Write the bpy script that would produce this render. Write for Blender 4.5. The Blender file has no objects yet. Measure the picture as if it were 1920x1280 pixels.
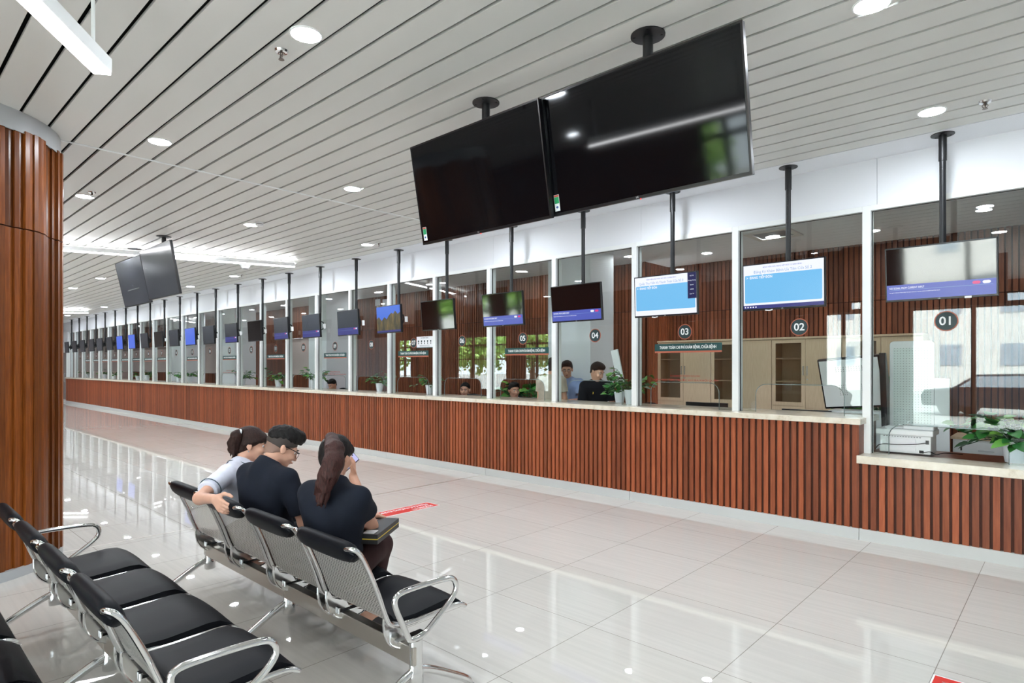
import bpy, bmesh, math, random
import numpy as np
from mathutils import Vector, Matrix
PI = math.pi
SC = bpy.context.scene
COL = SC.collection

# ---------------------------------------------------------------- camera, world, sun, exposure
CAM_H = 1.6
YAW = math.radians(90 - 47.2637)
cam_d = bpy.data.cameras.new('camera')
cam_d.sensor_width = 36.0
cam_d.lens = 36.0 * 1142.0 / 1920.0
cam_d.shift_x = 0.0
cam_d.shift_y = 46.0 / 1920.0
cam_d.clip_start = 0.05
cam_d.clip_end = 300
cam = bpy.data.objects.new('camera', cam_d)
cam.location = (0, 0, CAM_H)
cam.rotation_euler = (PI / 2, 0, YAW)
COL.objects.link(cam)
SC.camera = cam

world = bpy.data.worlds.new('world')
SC.world = world
world.use_nodes = True
wb = world.node_tree.nodes['Background']
wb.inputs[0].default_value = (0.84, 0.92, 1.0, 1)
wb.inputs[1].default_value = 8.0

sun_d = bpy.data.lights.new('sun', 'SUN')
sun_d.energy = 16.0
sun_d.angle = math.radians(2)
sun_d.color = (1.0, 0.96, 0.9)
sun = bpy.data.objects.new('sun', sun_d)
sun.rotation_euler = (math.radians(-38), math.radians(10), 0)
sun.location = (0, 30, 40)
COL.objects.link(sun)

SC.view_settings.view_transform = 'Standard'
SC.view_settings.look = 'None'
SC.view_settings.gamma = 1.0
SC.view_settings.use_curve_mapping = False
SC.view_settings.exposure = 0.95
DOWNLIGHT_STRENGTH = 170.0
LINEAR_STRENGTH = 22.0
SC.cycles.transparent_max_bounces = 40
SC.cycles.max_bounces = 10
SC.cycles.diffuse_bounces = 5
SC.cycles.glossy_bounces = 5
SC.cycles.sample_clamp_indirect = 6.0
SC.cycles.use_denoising = True

# ---------------------------------------------------------------- geometry helpers
FX, FY = -math.sin(YAW), math.cos(YAW)
RX, RY = math.cos(YAW), math.sin(YAW)
def ray(px, py):
    u = (px - 960.0) / 1142.0; v = (686.0 - py) / 1142.0
    return Vector((FX + u * RX, FY + u * RY, v))
def atY(px, py, Y):
    d = ray(px, py); return Vector((0, 0, CAM_H)) + d * (Y / d.y)

class MB:
    def __init__(self):
        self.v = []; self.f = []; self.tone = []; self.uv = []
    def add(self, verts, faces, tone=0.5, uvs=None):
        o = len(self.v)
        self.v += [tuple(p) for p in verts]
        for i, fc in enumerate(faces):
            self.f.append(tuple(o + k for k in fc)); self.tone.append(tone)
            self.uv.append(uvs[i] if uvs else None)
        return self
    def box(self, x0, x1, y0, y1, z0, z1, tone=0.5, M=None):
        p = [(x, y, z) for x in (x0, x1) for y in (y0, y1) for z in (z0, z1)]
        if M is not None: p = [tuple(M @ Vector(q)) for q in p]
        return self.add(p, [(0, 1, 3, 2), (4, 6, 7, 5), (0, 4, 5, 1), (2, 3, 7, 6), (0, 2, 6, 4), (1, 5, 7, 3)], tone)
    def prism(self, pts, h0, h1, fn=None, tone=0.5):
        # polygon pts (a,b) extruded from h0 to h1; fn(a,b,h)->xyz
        fn = fn or (lambda a, b, h: (a, b, h))
        n = len(pts)
        vs = [fn(a, b, h0) for a, b in pts] + [fn(a, b, h1) for a, b in pts]
        fs = [tuple(range(n))[::-1], tuple(range(n, 2 * n))]
        fs += [(i, (i + 1) % n, n + (i + 1) % n, n + i) for i in range(n)]
        return self.add(vs, fs, tone)
    def lathe(self, prof, n=24, c=(0, 0, 0), caps=True, tone=0.5, sx=1, sy=1):
        vs = []; fs = []
        for r, z in prof:
            for k in range(n):
                a = 2 * PI * k / n
                vs.append((c[0] + r * sx * math.cos(a), c[1] + r * sy * math.sin(a), c[2] + z))
        for i in range(len(prof) - 1):
            for k in range(n):
                k2 = (k + 1) % n
                fs.append((i * n + k, i * n + k2, (i + 1) * n + k2, (i + 1) * n + k))
        if caps:
            fs.append(tuple(range(n))[::-1]); fs.append(tuple((len(prof) - 1) * n + k for k in range(n)))
        return self.add(vs, fs, tone)
    def tube(self, path, r, n=10, closed=False, caps=True, tone=0.5, sx=1.0, radii=None):
        P = [Vector(p) for p in path]; m = len(P)
        vs = []; fs = []
        prev = None
        for i in range(m):
            if closed: t = (P[(i + 1) % m] - P[i - 1])
            else: t = P[min(i + 1, m - 1)] - P[max(i - 1, 0)]
            t = t.normalized() if t.length > 1e-9 else Vector((0, 0, 1))
            if prev is None:
                a = Vector((1, 0, 0)) if abs(t.x) < 0.9 else Vector((0, 1, 0))
                nrm = (a - t * a.dot(t)).normalized()
            else:
                nrm = (prev - t * prev.dot(t))
                nrm = nrm.normalized() if nrm.length > 1e-6 else prev
            prev = nrm
            b = t.cross(nrm)
            rr = radii[i] if radii else r
            for k in range(n):
                ang = 2 * PI * k / n
                vs.append(P[i] + nrm * (rr * sx * math.cos(ang)) + b * (rr * math.sin(ang)))
        for i in range(m if closed else m - 1):
            j = (i + 1) % m
            for k in range(n):
                k2 = (k + 1) % n
                fs.append((i * n + k, i * n + k2, j * n + k2, j * n + k))
        if caps and not closed:
            fs.append(tuple(range(n))[::-1]); fs.append(tuple((m - 1) * n + k for k in range(n)))
        return self.add(vs, fs, tone)
    def sphere(self, c, r, n=16, m=10, tone=0.5):
        rs = r if hasattr(r, '__len__') else (r, r, r)
        prof = [(math.sin(PI * i / m), -math.cos(PI * i / m)) for i in range(m + 1)]
        prof[0] = (1e-4, -1); prof[-1] = (1e-4, 1)
        vs = []; fs = []
        for pr, pz in prof:
            for k in range(n):
                a = 2 * PI * k / n
                vs.append((c[0] + rs[0] * pr * math.cos(a), c[1] + rs[1] * pr * math.sin(a), c[2] + rs[2] * pz))
        for i in range(m):
            for k in range(n):
                k2 = (k + 1) % n
                fs.append((i * n + k, i * n + k2, (i + 1) * n + k2, (i + 1) * n + k))
        return self.add(vs, fs, tone)
    def mesh(self, name, smooth=None, fix=True):
        me = bpy.data.meshes.new(name)
        me.from_pydata(self.v, [], self.f)
        if any(t != 0.5 for t in self.tone):
            at = me.attributes.new('tone', 'FLOAT', 'FACE')
            at.data.foreach_set('value', self.tone)
        if any(u is not None for u in self.uv):
            ul = me.uv_layers.new(name='UVMap')
            li = 0
            for fi, fc in enumerate(self.f):
                for k in range(len(fc)):
                    ul.data[li].uv = self.uv[fi][k] if self.uv[fi] else (0, 0)
                    li += 1
        if fix:
            bm = bmesh.new(); bm.from_mesh(me)
            bmesh.ops.recalc_face_normals(bm, faces=bm.faces)
            bm.to_mesh(me); bm.free()
        if smooth is not None:
            me.polygons.foreach_set('use_smooth', [True] * len(me.polygons))
            me.set_sharp_from_angle(angle=math.radians(smooth))
        me.update()
        return me

def link(name, data, mat=None, parent=None, loc=None, rot=None):
    o = bpy.data.objects.new(name, data)
    COL.objects.link(o)
    if mat is not None and data is not None:
        if not data.materials: data.materials.append(mat)
    if parent is not None: o.parent = parent
    if loc is not None: o.location = loc
    if rot is not None: o.rotation_euler = rot
    return o
def obj(name, mb, mat, parent=None, smooth=None, bevel=0, loc=None, rot=None, seg=2):
    o = link(name, mb.mesh(name, smooth), mat, parent, loc, rot)
    if bevel:
        md = o.modifiers.new('bevel', 'BEVEL'); md.width = bevel; md.segments = seg
        md.limit_method = 'ANGLE'; md.angle_limit = math.radians(40)
    return o
def words(s):
    import re
    return re.sub(r'\b(\d\d)\b', lambda m: NUMW[int(m.group(1))] if int(m.group(1)) < 26 else m.group(1), s)
def tag(o, label, cat, group=None, kind=None):
    label = words(label)
    o['label'] = label; o['category'] = cat
    if group: o['group'] = group
    if kind: o['kind'] = kind
    return o
def thing(name, label, cat, loc=(0, 0, 0), rz=0, group=None):
    o = bpy.data.objects.new(name, None); COL.objects.link(o)
    o.empty_display_size = 0.1
    o.location = loc; o.rotation_euler = (0, 0, rz)
    return tag(o, label, cat, group)
def struct(name, mb, mat, label, parent=None, smooth=None, bevel=0):
    o = obj(name, mb, mat, parent, smooth, bevel)
    if parent is None: tag(o, label, 'room', None, 'structure')
    return o
def copy_tree(o, parent=None):
    c = o.copy(); COL.objects.link(c)
    if parent is not None: c.parent = parent
    for ch in list(o.children): copy_tree(ch, c)
    return c
def text(name, s, size, mat, parent, loc, rot=(PI / 2, 0, 0), align='CENTER', width=None, bold=0.0, ext=0.0004, valign='CENTER'):
    cu = bpy.data.curves.new(name, 'FONT')
    cu.body = s; cu.size = size; cu.align_x = align; cu.align_y = valign
    cu.extrude = ext; cu.offset = bold; cu.resolution_u = 3
    cu.materials.append(mat)
    tmp = bpy.data.objects.new(name + '_curve', cu)
    me = bpy.data.meshes.new_from_object(tmp)
    bpy.data.objects.remove(tmp); bpy.data.curves.remove(cu)
    me.name = name
    if width and len(me.vertices):
        xs = [v.co.x for v in me.vertices]
        k = width / max(1e-6, max(xs) - min(xs))
        for v in me.vertices: v.co.x *= k
    if not me.materials: me.materials.append(mat)
    o = bpy.data.objects.new(name, me); COL.objects.link(o)
    o.parent = parent; o.location = loc; o.rotation_euler = rot
    return o
NUMW = ['zero', 'one', 'two', 'three', 'four', 'five', 'six', 'seven', 'eight', 'nine', 'ten', 'eleven', 'twelve', 'thirteen', 'fourteen', 'fifteen', 'sixteen', 'seventeen', 'eighteen', 'nineteen', 'twenty', 'twenty-one', 'twenty-two', 'twenty-three', 'twenty-four', 'twenty-five']

# ---------------------------------------------------------------- materials
def srgb(r, g, b):
    def c(x):
        x /= 255.0
        return x / 12.92 if x <= 0.04045 else ((x + 0.055) / 1.055) ** 2.4
    return (c(r), c(g), c(b), 1.0)
def mat(name, col, rough=0.5, metal=0.0, emit=None, es=0.0, spec=0.5, coat=0.0):
    m = bpy.data.materials.new(name); m.use_nodes = True
    b = m.node_tree.nodes['Principled BSDF']
    b.inputs['Base Color'].default_value = col
    b.inputs['Roughness'].default_value = rough
    b.inputs['Metallic'].default_value = metal
    b.inputs['Specular IOR Level'].default_value = spec
    b.inputs['Coat Weight'].default_value = coat
    b.inputs['Coat Roughness'].default_value = 0.05
    if emit:
        b.inputs['Emission Color'].default_value = emit
        b.inputs['Emission Strength'].default_value = es
    return m
def nodes(m): return m.node_tree.nodes, m.node_tree.links, m.node_tree.nodes['Principled BSDF']
def ramp(N, L, src, cols, pos=None):
    r = N.new('ShaderNodeValToRGB')
    el = r.color_ramp.elements
    while len(el) < len(cols): el.new(0.5)
    for i, c in enumerate(cols):
        el[i].position = pos[i] if pos else i / (len(cols) - 1); el[i].color = c
    L.new(src, r.inputs[0]); return r.outputs[0]
def noise_tex(N, L, scale=(1, 1, 1), s=5.0, detail=4.0, coord='Object', rough=0.55):
    tc = N.new('ShaderNodeTexCoord'); mp = N.new('ShaderNodeMapping')
    mp.inputs['Scale'].default_value = scale
    L.new(tc.outputs[coord], mp.inputs[0])
    n = N.new('ShaderNodeTexNoise'); n.inputs['Scale'].default_value = s
    n.inputs['Detail'].default_value = detail; n.inputs['Roughness'].default_value = rough
    L.new(mp.outputs[0], n.inputs['Vector']); return n.outputs['Fac']
def math_node(N, L, op, a, b=None):
    n = N.new('ShaderNodeMath'); n.operation = op
    for i, x in enumerate((a, b)):
        if x is None: continue
        if isinstance(x, (int, float)): n.inputs[i].default_value = x
        else: L.new(x, n.inputs[i])
    return n.outputs[0]
def mixc(N, L, fac, a, b, mode='MIX'):
    n = N.new('ShaderNodeMix'); n.data_type = 'RGBA'; n.blend_type = mode
    for sock, x in ((n.inputs[0], fac), (n.inputs[6], a), (n.inputs[7], b)):
        if isinstance(x, (int, float)): sock.default_value = x
        elif isinstance(x, tuple): sock.default_value = x
        else: L.new(x, sock)
    return n.outputs[2]
def bump(N, L, B, h, strength=0.2, dist=0.01):
    b = N.new('ShaderNodeBump'); b.inputs['Strength'].default_value = strength
    b.inputs['Distance'].default_value = dist
    L.new(h, b.inputs['Height']); L.new(b.outputs[0], B.inputs['Normal'])

def wood_mat(name, c0, c1, rough=0.42, tone_amt=0.55, grain=(9, 9, 0.7)):
    m = mat(name, c0, rough, spec=0.35); N, L, B = nodes(m)
    g = noise_tex(N, L, grain, 6.0, 6.0)
    base = ramp(N, L, g, [c0, c1], [0.3, 0.72])
    at = N.new('ShaderNodeAttribute'); at.attribute_name = 'tone'
    tone = N.new('ShaderNodeMapRange')
    tone.inputs[3].default_value = 1.0 - tone_amt; tone.inputs[4].default_value = 1.0 + tone_amt * 0.6
    L.new(at.outputs['Fac'], tone.inputs[0])
    mul = mixc(N, L, 1.0, base, tone.outputs[0], 'MULTIPLY')
    L.new(mul, B.inputs['Base Color'])
    bump(N, L, B, g, 0.08, 0.002)
    return m
M = {}
M['slat'] = wood_mat('counter_slat_wood', srgb(136, 68, 40), srgb(166, 90, 56), 0.42, 0.4)
M['slat_back'] = wood_mat('slat_backing_wood', srgb(62, 28, 16), srgb(84, 40, 24), 0.6, 0.0)
M['office_slat'] = wood_mat('office_slat_wood', srgb(112, 62, 40), srgb(142, 82, 54), 0.45, 0.35)
M['column_wood'] = wood_mat('column_wood', srgb(102, 50, 16), srgb(138, 76, 28), 0.32, 0.45, (14, 14, 0.8))
M['cabinet_wood'] = wood_mat('cabinet_oak', srgb(206, 182, 152), srgb(220, 198, 170), 0.5, 0.0, (16, 16, 1.2))
M['desk_wood'] = wood_mat('desk_wood', srgb(112, 58, 36), srgb(140, 76, 50), 0.35, 0.0)
M['white'] = mat('white_paint', srgb(234, 236, 241), 0.55)
M['frame_white'] = mat('white_frame_metal', srgb(238, 240, 240), 0.35)
M['ceiling_metal'] = mat('ceiling_plank_metal', srgb(216, 215, 211), 0.42)
M['void_shade'] = mat('void_shade_sheet', srgb(30, 30, 30), 0.9)
M['gasket'] = mat('black_gasket', srgb(22, 24, 26), 0.6)
M['black_metal'] = mat('black_powder_coat', srgb(24, 25, 28), 0.4)
M['black_plastic'] = mat('black_plastic', srgb(18, 18, 21), 0.3)
M['grey_plastic'] = mat('grey_plastic', srgb(120, 122, 126), 0.45)
M['screen_off'] = mat('switched_off_screen', srgb(7, 8, 11), 0.05, 0, spec=0.95)
M['screen_tv'] = mat('television_screen', srgb(9, 10, 13), 0.06, 0, spec=0.3)
M['screen_matte'] = mat('matte_dark_screen', srgb(48, 53, 61), 0.25, 0, spec=0.35)
M['screen_far'] = mat('grey_television_screen', srgb(62, 66, 74), 0.14, 0, spec=0.5)
M['chrome'] = mat('chrome', srgb(222, 222, 222), 0.12, 1.0)
M['steel'] = mat('brushed_steel', srgb(196, 190, 182), 0.32, 1.0)
M['leather'] = mat('black_leather', srgb(10, 12, 18), 0.5, spec=0.16)
M['kick'] = mat('kickboard_stone', srgb(196, 196, 194), 0.35)
M['collar'] = mat('grey_column_collar', srgb(176, 178, 180), 0.35)
M['number_dark'] = mat('sign_slate', srgb(34, 58, 62), 0.45)
M['sign_green'] = mat('sign_green', srgb(14, 66, 66), 0.45)
M['terracotta'] = mat('sign_terracotta', srgb(176, 96, 72), 0.5)
M['sign_white'] = mat('sign_lettering_white', srgb(242, 244, 244), 0.5)
M['red_letter'] = mat('red_lettering', srgb(190, 50, 42), 0.5)
M['red_floor'] = mat('red_sticker', srgb(214, 36, 24), 0.35)
M['white_plastic'] = mat('white_plastic', srgb(232, 234, 236), 0.35)
M['pot_white'] = mat('white_pot', srgb(226, 232, 240), 0.35)
M['soil'] = mat('potting_soil', srgb(46, 34, 26), 0.9)
M['label_green'] = mat('energy_label_green', srgb(20, 150, 90), 0.5)
M['label_red'] = mat('energy_label_red', srgb(200, 80, 60), 0.5)
M['label_white'] = mat('energy_label_white', srgb(235, 240, 242), 0.5)
M['label_blue'] = mat('energy_label_blue', srgb(60, 90, 160), 0.5)
M['sprinkler'] = mat('sprinkler_metal', srgb(120, 110, 104), 0.3, 1.0)
M['handle'] = mat('satin_handle', srgb(200, 202, 206), 0.3, 1.0)
M['paper'] = mat('paper', srgb(235, 235, 238), 0.7)
M['box_black'] = mat('black_box_card', srgb(26, 27, 30), 0.45)
M['yellow'] = mat('yellow_edge', srgb(226, 196, 60), 0.5)
M['asphalt'] = mat('outside_paving', srgb(168, 166, 160), 0.8)
M['facade_frame'] = mat('dark_facade_frame', srgb(70, 58, 52), 0.5)
M['pinkwall'] = mat('warm_grey_wall', srgb(206, 186, 180), 0.6)
M['endwall'] = mat('end_wall_warm_grey', srgb(150, 138, 134), 0.6)
def em(name, col, s, rough=0.25):
    return mat(name, (0.01, 0.01, 0.012, 1), rough, 0, col, s)
M['lamp'] = em('downlight_glow', (0.86, 0.93, 1.0, 1), DOWNLIGHT_STRENGTH, 0.6)
M['office_lamp'] = em('office_downlight_glow', (0.92, 0.96, 1.0, 1), 90.0, 0.6)
M['linear_lamp'] = em('linear_lamp_glow', (0.97, 0.98, 1.0, 1), LINEAR_STRENGTH, 0.6)
M['em_white'] = em('screen_white', srgb(238, 242, 255), 0.55)
M['em_cyan'] = em('screen_light_blue', srgb(112, 186, 234), 0.55)
M['em_blue'] = em('screen_royal_blue', srgb(70, 104, 214), 0.55)
M['em_navy'] = em('screen_navy', srgb(52, 56, 140), 0.4)
M['em_banner'] = em('screen_banner_blue', srgb(84, 98, 196), 0.45)
M['em_menu'] = em('screen_menu_navy', srgb(20, 24, 84), 0.45)
M['em_text_blue'] = em('screen_text_blue', srgb(104, 120, 196), 0.5)
M['em_text_grey'] = em('screen_text_grey_blue', srgb(140, 176, 220), 0.5)
M['em_pink'] = em('screen_pink_pill', srgb(222, 60, 130), 0.5)
M['em_sky'] = em('screen_picture_sky', srgb(62, 110, 220), 0.5)
M['em_red'] = em('standby_red', (1, 0.03, 0.02, 1), 2.0)
M['exit_green'] = em('phone_screen', srgb(190, 190, 235), 0.55)

def picture_mat():
    m = em('screen_picture', srgb(60, 100, 200), 0.45); N, L, B = nodes(m)
    f = noise_tex(N, L, (9, 9, 3), 1.2, 5.0)
    c = ramp(N, L, f, [srgb(20, 30, 26), srgb(96, 84, 40), srgb(150, 120, 60)], [0.35, 0.55, 0.75])
    L.new(c, B.inputs['Emission Color']); return m
M['em_rocks'] = picture_mat()

def floor_mat():
    m = mat('polished_tile_floor', srgb(206, 198, 188), 0.012, spec=0.55); N, L, B = nodes(m)
    tc = N.new('ShaderNodeTexCoord')
    br = N.new('ShaderNodeTexBrick')
    br.offset = 0.0; br.squash = 1.0
    mp = N.new('ShaderNodeMapping'); mp.inputs['Location'].default_value = (0.54, 0.2, 0)
    L.new(tc.outputs['Object'], mp.inputs[0]); L.new(mp.outputs[0], br.inputs['Vector'])
    br.inputs['Scale'].default_value = 1.0
    br.inputs['Brick Width'].default_value = 0.82; br.inputs['Row Height'].default_value = 0.82
    br.inputs['Mortar Size'].default_value = 0.0022; br.inputs['Mortar Smooth'].default_value = 0.0
    br.inputs['Bias'].default_value = 0.0
    br.inputs['Color1'].default_value = srgb(206, 201, 194); br.inputs['Color2'].default_value = srgb(210, 205, 199)
    br.inputs['Mortar'].default_value = srgb(150, 142, 134)
    st = noise_tex(N, L, (1.2, 30, 1), 1.0, 4.0)
    stc = ramp(N, L, st, [(0.93, 0.93, 0.93, 1), (1, 1, 1, 1)], [0.35, 0.65])
    c = mixc(N, L, 1.0, br.outputs['Color'], stc, 'MULTIPLY')
    L.new(c, B.inputs['Base Color'])
    w = noise_tex(N, L, (1, 1, 1), 1.3, 1.0)
    bump(N, L, B, w, 0.004, 0.02)
    return m
M['floor'] = floor_mat()
def marble_mat():
    m = mat('beige_marble', srgb(214, 205, 190), 0.15); N, L, B = nodes(m)
    f = noise_tex(N, L, (1, 1, 1), 11.0, 9.0, rough=0.65)
    c = ramp(N, L, f, [srgb(196, 183, 160), srgb(218, 208, 190), srgb(228, 220, 205)], [0.3, 0.45, 0.7])
    L.new(c, B.inputs['Base Color']); return m
M['marble'] = marble_mat()
def glass_mat(name, tint=(0.93, 0.96, 0.95, 1), f0=0.045):
    m = bpy.data.materials.new(name); m.use_nodes = True
    N, L = m.node_tree.nodes, m.node_tree.links
    N.clear()
    out = N.new('ShaderNodeOutputMaterial'); mx = N.new('ShaderNodeMixShader')
    tr = N.new('ShaderNodeBsdfTransparent'); tr.inputs[0].default_value = tint
    gl = N.new('ShaderNodeBsdfGlossy'); gl.inputs['Roughness'].default_value = 0.01
    gl.inputs['Color'].default_value = (0.95, 0.97, 1, 1)
    ge = N.new('ShaderNodeNewGeometry'); dp = N.new('ShaderNodeVectorMath'); dp.operation = 'DOT_PRODUCT'
    L.new(ge.outputs['Incoming'], dp.inputs[0]); L.new(ge.outputs['Normal'], dp.inputs[1])
    a = math_node(N, L, 'ABSOLUTE', dp.outputs['Value'])
    b = math_node(N, L, 'SUBTRACT', 1.0, a)
    p = math_node(N, L, 'POWER', b, 5.0)
    s = math_node(N, L, 'MULTIPLY', p, 1.0 - f0)
    t = math_node(N, L, 'ADD', s, f0)
    L.new(t, mx.inputs[0]); L.new(tr.outputs[0], mx.inputs[1]); L.new(gl.outputs[0], mx.inputs[2])
    L.new(mx.outputs[0], out.inputs[0])
    return m
M['glass'] = glass_mat('clear_glass')
M['cab_glass'] = glass_mat('smoked_cabinet_glass', (0.86, 0.85, 0.83, 1))
M['edge'] = mat('polished_glass_edge', srgb(120, 132, 132), 0.1)
def perforated():
    m = mat('perforated_steel', srgb(206, 202, 196), 0.42, 0.75); N, L, B = nodes(m)
    uv = N.new('ShaderNodeTexCoord'); mp = N.new('ShaderNodeMapping')
    mp.inputs['Scale'].default_value = (1 / 0.020, 1 / 0.0105, 1)
    L.new(uv.outputs['UV'], mp.inputs[0])
    sp = N.new('ShaderNodeSeparateXYZ'); L.new(mp.outputs[0], sp.inputs[0])
    fy = math_node(N, L, 'FRACT', sp.outputs[1])
    row = math_node(N, L, 'FLOOR', sp.outputs[1])
    half = math_node(N, L, 'MULTIPLY', math_node(N, L, 'MODULO', row, 2.0), 0.5)
    fx = math_node(N, L, 'FRACT', math_node(N, L, 'ADD', sp.outputs[0], half))
    hx = math_node(N, L, 'LESS_THAN', math_node(N, L, 'ABSOLUTE', math_node(N, L, 'SUBTRACT', fx, 0.5)), 0.34)
    hy = math_node(N, L, 'LESS_THAN', math_node(N, L, 'ABSOLUTE', math_node(N, L, 'SUBTRACT', fy, 0.5)), 0.17)
    hole = math_node(N, L, 'MULTIPLY', hx, hy)
    al = math_node(N, L, 'SUBTRACT', 1.0, hole)
    L.new(al, B.inputs['Alpha'])
    return m
M['perforated'] = perforated()
def dotted_board():
    m = mat('dotted_white_panel', srgb(226, 234, 232), 0.25); N, L, B = nodes(m)
    uv = N.new('ShaderNodeTexCoord'); mp = N.new('ShaderNodeMapping')
    mp.inputs['Scale'].default_value = (1 / 0.027, 1 / 0.027, 1)
    L.new(uv.outputs['UV'], mp.inputs[0])
    sp = N.new('ShaderNodeSeparateXYZ'); L.new(mp.outputs[0], sp.inputs[0])
    d = None
    for k in (0, 1):
        f = math_node(N, L, 'SUBTRACT', math_node(N, L, 'FRACT', sp.outputs[k]), 0.5)
        f = math_node(N, L, 'MULTIPLY', f, f)
        d = f if d is None else math_node(N, L, 'ADD', d, f)
    dot = math_node(N, L, 'LESS_THAN', d, 0.016)
    c = mixc(N, L, dot, srgb(222, 232, 230), srgb(70, 84, 86))
    L.new(c, B.inputs['Base Color']); return m
M['dotted'] = dotted_board()
def skin_mat(name, c):
    m = mat(name, c, 0.5); N, L, B = nodes(m)
    f = noise_tex(N, L, (1, 1, 1), 14.0, 3.0)
    cc = ramp(N, L, f, [tuple(x * 0.88 for x in c[:3]) + (1,), c], [0.3, 0.7])
    L.new(cc, B.inputs['Base Color'])
    B.inputs['Subsurface Weight'].default_value = 0.0
    return m
M['skin'] = skin_mat('skin_light', srgb(216, 166, 142))
M['skin_tan'] = skin_mat('skin_tan', srgb(212, 160, 134))
def cloth_mat(name, c, rough=0.85):
    m = mat(name, c, rough, spec=0.25); N, L, B = nodes(m)
    f = noise_tex(N, L, (1, 1, 1), 9.0, 3.0)
    cc = ramp(N, L, f, [tuple(x * 0.8 for x in c[:3]) + (1,), c], [0.35, 0.65])
    L.new(cc, B.inputs['Base Color'])
    bump(N, L, B, f, 0.25, 0.01)
    return m
M['navy'] = cloth_mat('navy_black_cotton', srgb(23, 28, 40))
M['black_cloth'] = cloth_mat('black_cotton', srgb(20, 21, 26))
M['white_cloth'] = cloth_mat('white_lilac_cotton', srgb(226, 228, 242))
M['beige_cloth'] = cloth_mat('beige_cotton', srgb(190, 180, 164))
M['blue_cloth'] = cloth_mat('pale_blue_cotton', srgb(150, 172, 214))
M['maroon'] = cloth_mat('dark_maroon_cotton', srgb(58, 34, 34))
M['denim'] = cloth_mat('dark_trouser_cloth', srgb(38, 40, 50))
M['shoe'] = mat('dark_shoe', srgb(40, 36, 36), 0.5)
M['piping'] = mat('dark_green_piping', srgb(38, 62, 72), 0.8)
def hair_mat(name, c0, c1):
    m = mat(name, c0, 0.5, spec=0.22); N, L, B = nodes(m)
    f = noise_tex(N, L, (70, 70, 7), 3.0, 4.0)
    cc = ramp(N, L, f, [c0, c1], [0.35, 0.7])
    L.new(cc, B.inputs['Base Color'])
    bump(N, L, B, f, 0.7, 0.006)
    return m
M['hair_black'] = hair_mat('black_hair', srgb(14, 12, 12), srgb(32, 28, 27))
M['hair_brown'] = hair_mat('dark_brown_hair', srgb(30, 18, 16), srgb(62, 40, 34))
M['hair_maroon'] = hair_mat('reddish_brown_hair', srgb(40, 22, 20), srgb(78, 46, 42))
M['hair_fade'] = mat('shaved_hair', srgb(58, 49, 45), 0.7)
M['hair_stubble'] = mat('stubbled_nape', srgb(138, 108, 94), 0.7)
M['bezel'] = mat('dark_bezel_metal', srgb(70, 66, 66), 0.3, 1.0)
M['hair_grey'] = hair_mat('greying_hair', srgb(34, 32, 32), srgb(76, 72, 70))
M['eye'] = mat('eye_white', srgb(228, 224, 220), 0.3)
M['iris'] = mat('eye_iris', srgb(30, 20, 16), 0.2)
M['lips'] = mat('lips', srgb(176, 106, 98), 0.5)
def leaf_mat():
    m = mat('pothos_leaf', srgb(52, 120, 52), 0.35); N, L, B = nodes(m)
    at = N.new('ShaderNodeAttribute'); at.attribute_name = 'tone'
    c = ramp(N, L, at.outputs['Fac'], [srgb(22, 74, 34), srgb(58, 128, 54), srgb(126, 178, 78)], [0.0, 0.6, 1.0])
    L.new(c, B.inputs['Base Color']); return m
M['leaf'] = leaf_mat()
def tree_leaf():
    m = mat('tree_leaf', srgb(120, 170, 70), 0.6); N, L, B = nodes(m)
    at = N.new('ShaderNodeAttribute'); at.attribute_name = 'tone'
    c = ramp(N, L, at.outputs['Fac'], [srgb(120, 165, 70), srgb(190, 225, 130)])
    L.new(c, B.inputs['Base Color']); return m
M['tree_leaf'] = tree_leaf()
M['car'] = mat('dark_car_paint', srgb(44, 46, 52), 0.25, spec=0.6)
M['bark'] = mat('bark', srgb(90, 76, 62), 0.9)
M['building'] = mat('pale_render', srgb(226, 224, 220), 0.7)
M['window_dark'] = mat('pale_window', srgb(168, 178, 188), 0.3)

# ---------------------------------------------------------------- setting: dimensions
CEIL = 3.54
XL, XR = -34.0, 5.0
GY = 6.52                                  # glass plane
YF = -4.5                                  # facade plane behind the camera
def mull(n): return -1.474 - 1.2555 * (n - 1)   # left edge of the mullion left of window n

mb = MB().box(XL - 0.2, XR + 0.2, YF - 0.2, 10.4, -0.1, 0)
struct('floor', mb, M['floor'], 'glossy pale beige tiled floor of the hall')
mb = MB()
for y0, y1 in ((YF, 6.25),):
    mb.box(-6.397, -6.383, y0, y1, 0.0, 0.0012)
struct('trim_1', mb, M['steel'], 'thin metal joint strip across the floor from counter to column')

# ceiling planks
mb = MB()
k = 0; pitch = 0.2085
y = 6.075 - 0.004
while y > YF:
    mb.box(XL, XR, max(y - pitch + 0.026, YF), y, CEIL, CEIL + 0.02)
    y -= pitch
ceil_o = struct('ceiling', mb, M['ceiling_metal'], 'ceiling of long white metal planks with dark gaps')
mb = MB().box(XL - 0.2, XR + 0.2, YF - 0.2, 10.4, CEIL + 0.12, CEIL + 0.2)  # black sheet standing in for the shade above the planks; blocks the sun
struct('void_shade_sheet', mb, M['void_shade'], '', parent=ceil_o)
mb = MB().box(XL, XR, 6.087, 6.5, CEIL, CEIL + 0.02)
struct('trim_2', mb, M['white'], 'smooth white ceiling strip between the planks and the window wall')
mb = MB().box(-6.405, -6.378, YF, 6.07, CEIL - 0.006, CEIL)
mb.box(-6.398, -6.385, YF, 6.07, CEIL - 0.009, CEIL - 0.006)
struct('trim_3', mb, M['frame_white'], 'thin metal cover strip across the ceiling planks')

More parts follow.
